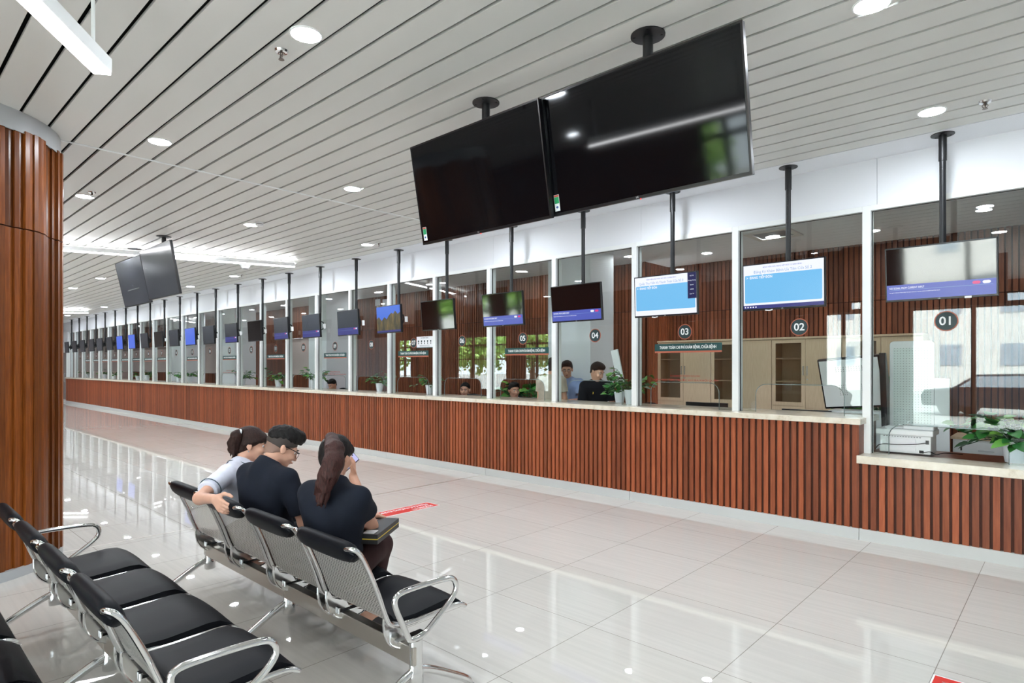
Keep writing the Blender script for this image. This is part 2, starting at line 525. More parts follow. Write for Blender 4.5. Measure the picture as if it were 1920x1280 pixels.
# wall above the windows, with faint panel joints
mb = MB()
n = 0
x = XL
while x < XR:
    x1 = min(x + 1.2555 * 2, XR)
    mb.box(x, x1 - 0.003, 6.5, 6.62, 3.105, CEIL + 0.05)
    x = x1
struct('wall_back', mb, M['white'], 'white wall band above the counter windows')
mb = MB().box(-0.149, XR, 6.5, 6.6, 0.78, 3.105)
struct('wall_right_back', mb, M['white'], 'white wall right of the first counter window')

# counter windows -------------------------------------------------------------
def pane_outline(x0, x1, z0, z1, cx0=None, cx1=None, cz=None, r=0.11):
    pts = [(x0, z0)]
    if cx0 is not None:
        pts += [(cx0, z0)]
        pts += [(cx0 + r - r * math.cos(a), cz - r + r * math.sin(a)) for a in [PI / 2 * i / 6 for i in range(7)]]
        pts += [(cx1 - r + r * math.sin(a), cz - r + r * math.cos(a)) for a in [PI / 2 * i / 6 for i in range(7)]]
        pts += [(cx1, z0)]
    pts += [(x1, z0), (x1, z1), (x0, z1)]
    return pts
ZT = 3.055
for n in range(1, 27):
    L0 = mull(n) if n < 26 else -32.6
    R0 = mull(n - 1)
    zb = 0.78 if n == 1 else 1.115
    mb = MB()
    mb.box(L0, L0 + 0.07, 6.468, 6.513, zb, 3.105)
    mb.box(L0 + 0.004, L0 + 0.066, 6.527, 6.60, zb, 3.105)
    mb.box(L0 + 0.07, R0, 6.468, 6.513, ZT, 3.105)
    mb.box(L0 + 0.066, R0 + 0.004, 6.527, 6.60, ZT + 0.01, 3.105)
    if n == 1:
        mb.box(R0, R0 + 0.07, 6.468, 6.513, zb, 3.105)
        mb.box(R0 + 0.004, R0 + 0.066, 6.527, 6.60, zb, 3.105)
    w = obj('window_%d' % n, mb, M['frame_white'], None, None, 0.002)
    tag(w, 'white framed glazed counter window with number %02d' % n if n < 26 else 'narrow end pane of the counter glazing', 'window', None, 'structure')
    g = MB()
    g.box(L0 + 0.066, L0 + 0.076, 6.513, 6.527, zb, ZT + 0.008)
    g.box(R0 - 0.006, R0 + 0.004, 6.513, 6.527, zb, ZT + 0.008)
    g.box(L0 + 0.076, R0 - 0.006, 6.513, 6.527, ZT - 0.004, ZT + 0.008)
    obj('gasket', g, M['gasket'], w)
    cxm = (L0 + 0.07 + R0) / 2
    if n == 1: c0, c1, cz = -1.266, -0.40, 1.06
    elif n < 26: c0, c1, cz = cxm - 0.425, cxm + 0.425, 1.41
    else: c0 = c1 = cz = None
    out = pane_outline(L0 + 0.07, R0, zb, ZT, c0, c1, cz)
    p = MB().prism(out, 6.516, 6.524, lambda a, b, h: (a, h, b))
    obj('glass_pane', p, M['glass'], w)
    if c0 is not None:
        e = MB().tube([(a, 6.52, b) for a, b in out[1:-3]], 0.004, 6)
        obj('cutout_edge', e, M['edge'], w, 60)

# door and end wall beyond the counter
mb = MB()
mb.box(-33.95, -33.85, 6.40, 6.5, 0, 2.3); mb.box(-32.75, -32.65, 6.40, 6.5, 0, 2.3); mb.box(-33.85, -32.75, 6.40, 6.5, 2.2, 2.3)
mb.box(-33.85, -32.75, 6.40, 6.5, 0, 0.1)
d = obj('door_1', mb, M['frame_white'], None, None, 0.003)
tag(d, 'white framed glass door past the far end of the counter', 'door', None, 'structure')
obj('glass_pane', MB().box(-33.85, -32.75, 6.44, 6.45, 0.1, 2.2), M['glass'], d)
obj('handle', MB().tube([(-32.95, 6.40, 0.9), (-32.95, 6.36, 0.93), (-32.95, 6.36, 1.25), (-32.95, 6.40, 1.28)], 0.012), M['handle'], d, 40)
mb = MB().box(-34.0, -32.6, 6.42, 6.5, 2.3, 3.105)
struct('trim_4', mb, M['white'], 'white panel above the far glass door')

struct('wall_left', MB().box(XL - 0.12, XL, YF, 6.5, 0, CEIL + 0.05), M['endwall'], 'warm grey end wall at the far left of the hall')
mb = MB().box(XR, XR + 0.12, YF, 10.4, 0, CEIL + 0.05)
struct('wall_right', mb, M['white'], 'white wall closing the hall on the right')

# facade behind the camera ----------------------------------------------------
BAYS = [(-23.6, -22.6), (-19.45, -16.5), (-15.6, -14.35), (-4.9, -4.0), (-2.95, 3.2)]
mb = MB(); x = XL
for a, b in BAYS:
    mb.box(x, a, YF - 0.15, YF, 0, CEIL); mb.box(a, b, YF - 0.15, YF, 3.3 if a > -10 else 2.85, CEIL); mb.box(a, b, YF - 0.15, YF, 0, 0.02 if a > -10 else 0.6)
    x = b
mb.box(x, XR, YF - 0.15, YF, 0, CEIL)
mb2 = MB(); mb2.box(XL, BAYS[0][0] - 0.3, YF, YF + 0.02, 0, CEIL)  # unseen white facing, added to reflect as pale haze in the counter glass
struct('wall_haze_facing', mb2, M['white'], 'added white facing on the unseen entrance wall at the far left')
struct('wall_front', mb, M['desk_wood'], 'brown clad wall between the entrance windows of the hall')
for i, (a, b) in enumerate(BAYS):
    mb = MB(); m = max(2, round((b - a) / 1.15))
    for j in range(m + 1):
        xx = a + (b - a) * j / m
        mb.box(xx - 0.045, xx + 0.045, YF - 0.11, YF - 0.03, 0.02 if a > -10 else 0.6, 3.3 if a > -10 else 2.85)
    for z in ((0.05, 2.98, 3.04, 3.27) if a > -10 else (0.63, 1.88, 2.46, 2.82)): mb.box(a, b, YF - 0.11, YF - 0.03, z - 0.03, z + 0.03)
    w = obj('window_%d' % (28 + i), mb, M['facade_frame']); tag(w, 'dark framed facade window bay mirrored in the counter glass', 'window', None, 'structure')
    obj('glass_pane', MB().box(a, b, YF - 0.075, YF - 0.07, 0, 3.3), M['glass'], w)
    pl = bpy.data.lights.new('window_portal', 'AREA'); pl.shape = 'RECTANGLE'; pl.size = b - a; pl.size_y = 3.3
    pl.cycles.is_portal = True
    po = bpy.data.objects.new('window_portal', pl); COL.objects.link(po)
    po.location = ((a + b) / 2, YF - 0.2, 1.65); po.rotation_euler = (PI / 2, 0, PI)
# outside
mb = MB().box(-90, 40, -80, YF - 0.2, -0.15, -0.05)
struct('ground_outside', mb, M['asphalt'], 'pale paving outside the hall windows')
def tree(x, y, h, seed, label):
    rnd = random.Random(seed)
    t = thing('tree', label, 'tree', (x, y, -0.05), 0, 'trees outside the hall')
    b = MB().tube([(0, 0, 0), (0.1, 0.05, h * 0.3), (0.0, 0.1, h * 0.6)], 0.12, 8, radii=[0.16, 0.12, 0.06])
    for i in range(5):
        a = rnd.uniform(0, 6.28)
        b.tube([(0.05, 0.05, h * rnd.uniform(0.3, 0.5)), (math.cos(a) * h * 0.2, math.sin(a) * h * 0.2, h * 0.7)], 0.04, 6)
    obj('trunk', b, M['bark'], t, 50)
    f = MB()
    for i in range(2600):
        c = rnd.choice([(0, 0, 0.62, 0.3), (0.18, 0.05, 0.5, 0.22), (-0.2, 0.0, 0.52, 0.22), (0.02, 0.15, 0.45, 0.2), (0.0, -0.15, 0.42, 0.24)])
        d = Vector((rnd.gauss(0, 1), rnd.gauss(0, 1), rnd.gauss(0, 1))).normalized() * (rnd.random() ** 0.4) * c[3] * h
        p = Vector((c[0] * h, c[1] * h, c[2] * h)) + d
        s = rnd.uniform(0.1, 0.22)
        u = Vector((rnd.gauss(0, 1), rnd.gauss(0, 1), rnd.gauss(0, 0.5))).normalized() * s
        v = u.cross(Vector((rnd.gauss(0, 1), rnd.gauss(0, 1), rnd.gauss(0, 1)))).normalized() * s * 0.6
        f.add([p - u, p - v, p + u, p + v], [(0, 1, 2, 3)], rnd.random())
    me = f.mesh('crown', None, False)
    link('crown', me, M['tree_leaf'], t)
for i, (x, y, h) in enumerate([(-17.0, -10.5, 5.6), (-20.8, -11, 6.0), (-24.8, -10.5, 5.8), (-29.0, -11.5, 6.2), (-13.2, -11, 5.6), (-33.5, -10.5, 5.6), (-9.2, -11.5, 5.6)]):
    tree(x, y, h, 11 + i, ['green tree mirrored at the left of window 05', 'green tree mirrored in window 06', 'green tree mirrored near window 07', 'green tree mirrored in window 08', 'green tree mirrored right of window 05', 'green tree mirrored towards window 09', 'green tree mirrored near window 04'][i])
bld = thing('building', 'pale building outside mirrored in the glass of window 01', 'building', (2, -38, -0.05))
obj('wall', MB().box(-16, 10, -4, 4, 0, 9), M['building'], bld)
for i in range(8):
    for j in range(2):
        f = obj('window', MB().box(-14.3 + i * 3, -13.2 + i * 3, 3.95, 4.06, 1.7 + j * 3.2, 3.0 + j * 3.2), M['window_dark'], bld)

def car(x, y, rz, label):
    t = thing('car', label, 'car', (x, y, -0.05), rz, 'cars parked outside')
    side = [(-2.1, .32), (-2.15, .62), (-2.05, .86), (-1.2, .95), (-.55, 1.38), (.75, 1.42), (1.45, 1.0), (2.05, .92), (2.15, .55), (2.1, .32)]
    obj('body', MB().prism(side, -.84, .84, lambda a, b, h: (a, h, b)), M['car'], t, bevel=.06)
    for sg in (-1, 1): obj('side_window', MB().prism([(-1.0, .97), (-.5, 1.32), (.7, 1.35), (1.2, 1.0)], sg * .845, sg * .85, lambda a, b, h: (a, h, b)), M['window_dark'], t)
    for a in (-1.3, 1.3):
        for sg in (-1, 1): obj('wheel', MB().prism([(a + .32 * math.cos(q), .32 + .32 * math.sin(q)) for q in [2 * PI * k / 20 for k in range(20)]], sg * .66, sg * .87, lambda u, v, h: (u, h, v)), M['black_plastic'], t)
car(-1.6, -12.0, .25, 'dark car mirrored low in the glass of window 01')
car(3.6, -13.5, -.2, 'dark car mirrored at the right of window 01')

# ---------------------------------------------------------------- counter
def slat_wall(mbf, mbb, x0, x1, y, z0, z1, pitch=0.0675, w=0.044, d=0.022, seed=1, fn=None):
    rnd = random.Random(seed)
    x = x1
    while x - w > x0:
        t = rnd.random()
        if fn: mbf.add([fn(a, b, c) for a in (x - w, x) for b in (y, y + d) for c in (z0, z1)],
                       [(0, 1, 3, 2), (4, 6, 7, 5), (0, 4, 5, 1), (2, 3, 7, 6), (0, 2, 6, 4), (1, 5, 7, 3)], t)
        else: mbf.box(x - w, x, y, y + d, z0, z1, t)
        x -= pitch
    if fn: mbb.add([fn(a, b, c) for a in (x0, x1) for b in (y + d, y + d + 0.02) for c in (z0, z1)],
                   [(0, 1, 3, 2), (4, 6, 7, 5), (0, 4, 5, 1), (2, 3, 7, 6), (0, 2, 6, 4), (1, 5, 7, 3)])
    else: mbb.box(x0, x1, y + d, y + d + 0.02, z0, z1)
CX0, CX1 = -32.25, -1.46
ct = thing('reception_counter', 'long brown slatted wooden reception counter running below the numbered windows', 'counter', (-16.8, 6.4, 0))
def sub(mbx, o):
    mbx.v = [(a - o[0], b - o[1], c - o[2]) for a, b, c in mbx.v]; return mbx
def part(name, mbx, m, parent, **kw):
    return obj(name, sub(mbx, parent.location), m, parent, **kw)
f, b = MB(), MB()
slat_wall(f, b, CX0, CX1 - 0.012, 6.292, 0.105, 1.06, seed=3)
part('slatted_front', f, M['slat'], ct); part('backing_panel', b, M['slat_back'], ct)
part('end_panel', MB().box(CX1 - 0.014, CX1, 6.29, 6.95, 0.105, 1.06), M['slat'], ct)
kb = MB(); x = CX1
while x > CX0:
    x2 = max(x - 2.44, CX0); kb.box(x2 + 0.002, x - 0.002, 6.287, 6.34, 0, 0.105); x = x2
part('kickboard', kb, M['kick'], ct)
mt = obj('marble_worktop', MB().box(CX0 - 0.03, CX1 + 0.02, 6.255, 6.98, 1.06, 1.115), M['marble'], None, bevel=0.004)
tag(mt, 'long beige marble worktop on the high slatted counter', 'worktop')
dk = thing('service_desk', 'lower slatted wooden desk section under window 01 at the right', 'counter', (0.4, 6.4, 0))
f, b = MB(), MB()
slat_wall(f, b, CX1, 3.0, 6.292, 0.105, 0.708, w=0.046, seed=9)
part('slatted_front', f, M['slat'], dk); part('backing_panel', b, M['slat_back'], dk)
kb = MB(); x = CX1
while x < 3.0:
    x2 = min(x + 2.44, 3.0); kb.box(x + 0.002, x2 - 0.002, 6.287, 6.34, 0, 0.105); x = x2
part('kickboard', kb, M['kick'], dk)
part('desk_top', MB().box(CX1, 3.0, 6.60, 7.25, 0.735, 0.765), M['desk_wood'], dk)
mt = obj('marble_worktop', MB().box(CX1 - 0.012, 3.0, 6.25, 6.62, 0.708, 0.78), M['marble'], None, bevel=0.004)
tag(mt, 'short beige marble slab on the low desk under window 01', 'worktop')

# staff desks behind the counter
for xa, xb, lab in ((-32.25, -26.6, 'brown staff desk behind the far end of the counter'), (-26.3, -20.4, 'brown staff desk behind windows 17 to 20'), (-20.2, -13.5, 'brown staff desk behind windows 11 to 15'),
                    (-13.3, -6.85, 'brown staff desk behind windows 06 to 10'), (-4.85, -1.75, 'brown staff desk behind windows 02 and 03')):
    sd = thing('staff_desk', lab, 'desk', ((xa + xb) / 2, 7.2, 0), 0, 'staff desks behind the high counter')
    part('desk_top', MB().box(xa, xb, 6.99, 7.42, 0.72, 0.75), M['desk_wood'], sd)
    for xx in (xa + .04, xb - .04):
        for yy in (7.01, 7.38): part('leg', MB().box(xx - 0.02, xx + 0.02, yy - .02, yy + .02, 0, 0.72), M['desk_wood'], sd)

# ---------------------------------------------------------------- office behind the glass
OC = 3.40
KS = 1.098      # how much deeper the office lies than a first survey at 3.24 m
mb = MB().box(XL, XR, 6.62, 10.4, OC, OC + 0.05)
struct('ceiling_office', mb, M['white'], 'white ceiling of the office behind the glass')
def office_wall(name, label, x0, x1, y, z0=0, z1=OC, seed=1, seam=2.555):
    f, b = MB(), MB()
    slat_wall(f, b, x0, x1, y, z0, seam - 0.006, 0.07, 0.052, 0.02, seed)
    slat_wall(f, MB(), x0, x1, y, seam + 0.006, z1, 0.07, 0.052, 0.02, seed + 50)
    o = struct(name, f, M['office_slat'], label)
    b.v = [(a, q, (z1 if c > z0 + 0.5 else z0)) for a, q, c in b.v]
    struct('backing_panel', b, M['slat_back'], '', parent=o)
    return o
office_wall('wall_office_right', 'brown slatted wall behind the oak cabinets', -5.52, XR, 10.1, seed=21)
office_wall('wall_office_middle', 'brown slatted wall behind windows 04 to 09', -14.3, -5.44, 9.28, seed=33)
mb = MB(); bb = MB()
slat_wall(mb, bb, 9.26, 10.16, 0, 0, 2.549, 0.07, 0.052, 0.02, 5, fn=lambda a, b, c: (-5.44 - b, a, c))
slat_wall(mb, MB(), 9.26, 10.16, 0, 2.561, OC, 0.07, 0.052, 0.02, 6, fn=lambda a, b, c: (-5.44 - b, a, c))
struct('wall_office_return', mb, M['office_slat'], 'short slatted return wall beside the oak cabinets')
mb = MB()
mb.box(XL, -14.3, 9.28, 9.33, 0, 2.45)
o = struct('wall_office_left', mb, M['pinkwall'], 'warm grey office wall behind the far windows')
f, b = MB(), MB()
slat_wall(f, b, XL, -14.3, 9.23, 2.45, OC, 0.07, 0.052, 0.02, 8)
slat_wall(f, b, -20.6, -18.0, 9.23, 1.34, 2.45, 0.07, 0.052, 0.02, 10)
slat_wall(f, b, XL, -14.3, 9.23, 0, 1.34, 0.07, 0.052, 0.02, 9)
struct('slatted_band', f, M['office_slat'], '', parent=o); struct('backing_panel', b, M['slat_back'], '', parent=o)
f, b = MB(), MB()
o = struct('wall_office_end', MB().box(XL - 0.12, XL, 6.5, 10.4, 0, CEIL + 0.05), M['pinkwall'], 'warm grey end wall of the office at the far left')
for i, (xx, ww) in enumerate(((-6.32, .84), (-14.02, .84), (-19.36, 1.0), (-23.8, 1.5))):
    mb = MB().box(xx, xx + ww, 7.71, 8.35, 0, OC)
    struct('wall_pier_%d' % (i + 1), mb, M['white'], 'square white pier behind window %02d' % (4, 9, 13, 16)[i])

# ---------------------------------------------------------------- big round column at the left
ctr = Vector((-6.61, 0.375))
cl = thing('round_column', 'big round column clad in wavy brown wooden slats at the left edge', 'column', (ctr.x, ctr.y, 0))
def wavy(r0, z0, z1, seed):
    rnd = random.Random(seed)
    m = MB(); nb = 78
    prof = [-.006, .006, .022, .030, .022, .006]
    for i in range(nb):
        a0 = 2 * PI * i / nb; a1 = 2 * PI * (i + 1) / nb - 0.002
        r = r0 + prof[i % len(prof)] * 1.3
        vs = []
        for z in (z0, z1):
            for aa, rr in ((a0, r), ((a0 + a1) / 2, r + 0.003), (a1, r), (a1, r0 - 0.06), (a0, r0 - 0.06)):
                vs.append((rr * math.cos(aa), rr * math.sin(aa), z))
        m.add(vs, [(4, 3, 2, 1, 0), (5, 6, 7, 8, 9), (0, 1, 6, 5), (1, 2, 7, 6), (2, 3, 8, 7), (3, 4, 9, 8), (4, 0, 5, 9)], rnd.random())
    return m
CR = 0.845
for z0, z1, s in ((0.07, 2.645, 4), (2.655, 3.40, 5)):
    obj('wood_cladding', wavy(CR, z0, z1, s), M['column_wood'], cl)
obj('core', MB().lathe([(CR - 0.02, 0.02), (CR - 0.02, CEIL)], 64), M['slat_back'], cl, 40)
obj('collar', MB().lathe([(CR + 0.02, 3.38), (CR + 0.02, CEIL)], 72, caps=False).lathe([(CR + 0.005, CEIL), (CR + 0.005, 3.38)], 72, caps=False), M['collar'], cl, 40)
obj('plinth', MB().lathe([(CR + 0.035, 0), (CR + 0.035, 0.07), (CR - 0.03, 0.07)], 72), M['collar'], cl, 40)

# ---------------------------------------------------------------- ceiling fittings
def win_at(x): return max(1, min(25, int(math.floor((-0.2185 - x) / 1.2555)) + 1))
ROWN = {1.8: 'row nearest the benches', 3.71: 'middle ceiling row', 5.58: 'ceiling row nearest the windows'}
ring_me = None
def downlight(x, y, z, label, group, m, r=0.085):
    t = thing('downlight', label, 'ceiling light', (x, y, z), 0, group)
    obj('trim_ring', MB().lathe([(r + 0.010, 0.0), (r + 0.008, -0.005), (r, -0.007), (r - 0.004, -0.001)], 28, caps=False), M['frame_white'], t, 50)
    obj('diffuser', MB().lathe([(r, -0.006), (r * 0.6, -0.0075), (0.001, -0.008)], 28, caps=False), m, t, 50)
    return t
for yy in (1.8, 3.71, 5.58, -0.1, -2.0):
    for i in range(13):
        x = -0.8 - 2.503 * i
        if (x > -2 and yy < 1): continue
        if -7.5 < x < -5.7 and yy == -0.1: continue
        if yy < 1 and i % 2: continue
        rn = ROWN.get(yy, 'rear ceiling row')
        vis = {(1.8): i in (1, 2, 3), 3.71: i != 1, 5.58: True}.get(yy, False)
        lab = 'round glowing downlight in the %s, level with window %02d' % (rn, win_at(x)) if yy > 1 else 'round glowing downlight in the %s behind the camera, level with window %02d' % ('first ceiling row' if yy > -1 else 'second ceiling row', win_at(x))
        downlight(x, yy, CEIL, lab, 'hall downlights' if yy > 1 else 'rear hall downlights', M['lamp'])
for i, (x, y) in enumerate([(-3.92, 8.41), (-2.82, 7.9), (-4.88, 7.87), (-7.04, 7.82), (-9.5, 7.85), (-11.4, 7.93), (-1.79, 8.38), (-0.70, 8.05), (-13.6, 7.9), (-15.7, 7.9), (-17.77, 7.87), (-20, 7.9), (-24, 7.9), (-28, 7.9)]):
    x *= KS; y *= KS
    downlight(x, y, OC, 'round downlight in the office ceiling behind window %02d%s' % (win_at(x), ', toward the slatted wall' if y > 9 else ''), 'office downlights', M['office_lamp'], 0.075)

def sprinkler(x, y, label):
    t = thing('sprinkler', label, 'sprinkler', (x, y, CEIL), 0, 'ceiling sprinklers')
    obj('escutcheon', MB().lathe([(0.042, 0), (0.036, -0.012), (0.02, -0.014), (0.012, -0.006)], 20, caps=False), M['chrome'], t, 40)
    b = MB().lathe([(0.009, 0), (0.009, -0.03), (0.005, -0.034), (0.004, -0.052)], 12)
    b.tube([(0.010, 0, -0.02), (0.018, 0, -0.034), (0.004, 0, -0.052)], 0.0025, 6).tube([(-0.010, 0, -0.02), (-0.018, 0, -0.034), (-0.004, 0, -0.052)], 0.0025, 6)
    obj('body', b, M['sprinkler'], t, 40)
    obj('deflector', MB().lathe([(0.016, -0.052), (0.018, -0.056)], 14), M['sprinkler'], t, 40)
for x, y, l in [(-3.586, 1.79, 'ceiling sprinkler beside the downlight before the hanging televisions'), (-8.05, 1.81, 'ceiling sprinkler beside the downlight near the wooden column'),
                (-8.05, 5.62, 'ceiling sprinkler just right of the downlight above window 07'), (-0.483, 5.635, 'ceiling sprinkler above window 01 right of a downlight'), (-13.0, 5.6, 'ceiling sprinkler above window 10 near the far linear lamp')]:
    sprinkler(x, y, l)
t = thing('smoke_detector', 'white round smoke detector beside a downlight in mid ceiling', 'smoke detector', (-8.1, 3.73, CEIL))
obj('base', MB().lathe([(0.055, 0), (0.055, -0.02)], 28), M['white_plastic'], t, 40)
obj('sensor_ring', MB().lathe([(0.045, -0.02), (0.045, -0.03)], 28), M['black_plastic'], t, 40)
obj('cap', MB().lathe([(0.055, -0.03), (0.05, -0.045), (0.02, -0.052)], 28), M['white_plastic'], t, 40)
t = thing('cone_speaker', 'white cone shaped ceiling fitting beside the far linear lamp', 'ceiling speaker', (-11.135, 4.87, CEIL))
obj('body', MB().lathe([(0.16, 0), (0.13, -0.02), (0.07, -0.14), (0.05, -0.16)], 24), M['white_plastic'], t, 40)
obj('grille', MB().lathe([(0.05, -0.158), (0.045, -0.165)], 24), M['grey_plastic'], t, 40)
t = thing('ceiling_vent', 'square white air vent in the office ceiling behind window 02', 'vent', (-2.75 * KS, 7.75 * KS, OC))
obj('frame', MB().box(-0.3, 0.3, -0.3, -0.22, -0.02, 0).box(-0.3, 0.3, 0.22, 0.3, -0.02, 0).box(-0.3, -0.22, -0.22, 0.22, -0.02, 0).box(0.22, 0.3, -0.22, 0.22, -0.02, 0), M['ceiling_metal'], t)
obj('grille', MB().box(-0.22, 0.22, -0.22, 0.22, -0.006, 0), M['grey_plastic'], t)

def linear(label, a, b, z, rods):
    a = Vector(a); b = Vector(b); d = (b - a); L = d.length; ang = math.atan2(d.y, d.x)
    t = thing('linear_lamp', label, 'ceiling light', (a.x, a.y, z), ang, 'hanging linear lamps')
    obj('housing', MB().box(0, L, -0.045, 0.045, 0.012, 0.085), M['frame_white'], t, bevel=0.003)
    obj('diffuser', MB().box(0.004, L - 0.004, -0.04, 0.04, 0.0, 0.012), M['linear_lamp'], t)
    if z > 3.3: obj('uplight_strip', MB().box(0.01, L - 0.01, -0.03, 0.03, 0.085, 0.088), M['linear_lamp'], t)
    for s in rods:
        obj('rod', MB().tube([(s, 0, 0.07), (s, 0, CEIL - z)], 0.009, 10), M['frame_white'], t, 40)
linear('bright linear lamp hanging by a rod at the top left corner', (-3.68, 0.874, 0), (-2.30, -0.157, 0), 3.1, (0.1, 1.55))
linear('long bright linear lamp glowing beyond the paired far televisions', (-10.45, 5.47, 0), (-11.85, 1.62, 0), 3.40, (0.2, 2.0, 3.9))
linear('short far linear lamp beside the wooden column', (-24.7, 5.43, 0), (-26.9, 3.4, 0), 3.4, (0.2, 2.6))

# ---------------------------------------------------------------- monitors on poles
def lg_badge(parent, x, y, z, s):
    text('brand_lettering', 'LG', s, M['sign_white'], parent, (x, y, z))
PX = [-0.813, -2.055, -3.292, -4.516, -5.738, -7.09, -8.31, -9.575, -10.83, -12.08, -13.30, -14.58, -15.88, -17.1, -18.36, -19.6, -20.87, -22.08, -23.32, -24.54, -25.79, -27.0, -28.3, -29.5, -30.75]
CXM = [-0.822, -2.067, -3.315, -4.535, -5.79, -7.16, -8.41, -9.65, -10.95, -12.18, -13.41, -14.66, -16.0, -17.22, -18.44, -19.71, -20.97, -22.2, -23.5, -24.74, -25.97, -27.1, -28.42, -29.68, -31.0]
KIND = {1: 'nosig', 2: 'queue2', 3: 'queue3', 4: 'banner', 5: 'banner', 6: 'off', 7: 'picture', 8: 'bannerm', 9: 'bannerm', 10: 'bannerm', 11: 'off', 12: 'bannerm', 13: 'matte', 14: 'blue', 15: 'matte', 16: 'off',
        17: 'matte', 18: 'blue', 19: 'blue', 20: 'matte', 21: 'matte', 22: 'matte', 23: 'matte', 24: 'matte', 25: 'matte'}
LBL = {'nosig': 'showing a no signal banner', 'queue2': 'showing a pale blue queue page', 'queue3': 'showing pale blue page with side menu', 'banner': 'dark with a blue banner', 'off': 'switched off and black',
       'picture': 'showing a rocky landscape picture', 'bannerm': 'grey with a blue banner', 'matte': 'with plain dark grey screen', 'blue': 'showing a plain bright blue screen'}
W2, H2 = 0.372, 0.215
def monitor(n):
    px, cx = PX[n - 1], CXM[n - 1]
    kind = KIND[n]
    t = thing('pole_monitor', 'monitor on a black ceiling pole before window %02d, %s' % (n, LBL[kind]), 'monitor', (px, 6.2, CEIL), 0, 'monitors hanging before the counter windows')
    zc = 2.382 - CEIL
    pl = MB().lathe([(0.085, 0), (0.085, -0.006), (0.03, -0.01)], 24)
    for k in range(3):
        a = k * 2.1 + 0.5; pl.lathe([(0.007, -0.008), (0.007, -0.012)], 8, c=(0.062 * math.cos(a), 0.062 * math.sin(a), 0))
    obj('ceiling_plate', pl, M['black_metal'], t, 40)
    lowz = zc - 0.06
    po = MB().lathe([(0.03, -0.006), (0.03, -0.22)], 16).lathe([(0.024, -0.2), (0.024, lowz)], 16)
    for k in range(6): po.lathe([(0.004, 0), (0.004, 0.003)], 6, c=(0.0, -0.024, -0.28 - 0.05 * k))
    obj('pole', po, M['black_metal'], t, 40)
    br = MB().box(-0.05, 0.05, -0.075, 0.0, zc - 0.05, zc + 0.05).box(-0.12, -0.09, -0.085, -0.07, zc - 0.1, zc + 0.1).box(0.09, 0.12, -0.085, -0.07, zc - 0.1, zc + 0.1).box(-0.12, 0.12, -0.085, -0.07, zc - 0.015, zc + 0.015)
    br.tube([(0.10, -0.06, zc - 0.09), (0.16, -0.03, zc - 0.06), (0.17, -0.02, zc), (0.16, -0.03, zc + 0.06), (0.10, -0.06, zc + 0.09)], 0.012, 8)
    obj('bracket', br, M['black_metal'], t, 40)
    yawd = {7: 5, 8: 4, 9: 4, 10: 6, 11: 3, 12: 3}.get(n, 2 if n > 6 else 0)
    tilt = math.radians({1: 5, 2: 1, 3: 2, 4: 5, 5: 5, 6: 5, 20: 6, 17: 5}.get(n, 3))
    h = MB().box(-W2 - 0.012, W2 + 0.012, 0, 0.035, -H2 - 0.018, H2 + 0.012).box(-0.2, 0.2, 0.035, 0.06, -0.15, 0.12)
    hs = obj('housing', h, M['black_plastic'], t, bevel=0.004, loc=(cx - px, -0.135, zc), rot=(tilt, 0, -math.radians(yawd)))
    scr = M['screen_matte'] if kind in ('bannerm', 'matte') else M['screen_off']
    obj('screen', MB().box(-W2, W2, -0.0015, 0.004, -H2, H2), scr, hs)
    Y = -0.0025
    def panel(name, x0, x1, z0, z1, m, y=Y, d=0.0006):
        return obj(name, MB().box(x0, x1, y - d, y, z0, z1), m, hs)
    if kind in ('nosig', 'banner', 'bannerm'):
        m = M['em_banner'] if kind != 'bannerm' else M['em_navy']
        panel('banner', -W2, W2, -H2, -H2 + 0.125, m)
        panel('banner_line', -W2 + 0.02, W2 - 0.02, -H2 + 0.079, -H2 + 0.081, M['em_text_grey'], Y - 0.001)
        if n <= 5:
            text('banner_heading', 'NO SIGNAL FROM CURRENT INPUT', 0.025, M['em_white'], hs, (-W2 + 0.02, Y - 0.0016, -H2 + 0.096), align='LEFT', width=0.25)
            text('banner_note', 'No signal is detected. Please check the input connection. You can switch to available input from inputs.', 0.011, M['em_white'], hs, (-W2 + 0.02, Y - 0.0016, -H2 + 0.06), align='LEFT', width=0.36)
        for nm, xx, m2 in (('pill_button', W2 - 0.125, M['em_pink']), ('pill_button', W2 - 0.06, M['em_white'])):
            if n == 4: m2 = M['em_white'] if m2 is M['em_pink'] else M['em_pink']
            if n == 5: m2 = M['em_white'] if m2 is M['em_pink'] else M['em_pink']
            pp = [(xx + 0.014 * math.cos(a) + (0.012 if math.cos(a) > 0 else -0.012), -H2 + 0.1 + 0.012 * math.sin(a)) for a in [2 * PI * (q + .5) / 20 for q in range(20)]]
            obj(nm, MB().prism(pp, Y - 0.0016, Y, lambda a, b, c: (a, c, b)), m2, hs)
    if kind in ('queue2', 'queue3'):
        panel('page', -W2, W2, -H2, H2, M['em_white'])
        pp = []
        x0, x1, z0, z1, r = -W2 + 0.014, W2 - 0.014, -H2 + 0.055, H2 - 0.098, 0.012
        for cxx, czz, a0 in ((x1 - r, z1 - r, 0), (x0 + r, z1 - r, 90), (x0 + r, z0 + r, 180), (x1 - r, z0 + r, 270)):
            for q in range(5):
                a = math.radians(a0 + 22.5 * q); pp.append((cxx + r * math.cos(a), czz + r * math.sin(a)))
        obj('queue_panel', MB().prism(pp, Y - 0.0012, Y - 0.0004, lambda a, b, c: (a, c, b)), M['em_cyan'], hs)
        yt = Y - 0.0016
        text('heading', 'BỆNH VIỆN HỮU NGHỊ VIỆT ĐỨC CS NINH BÌNH', 0.018, M['em_text_blue'], hs, (-0.0 if n == 2 else -0.04, yt, H2 - 0.03), width=0.36)
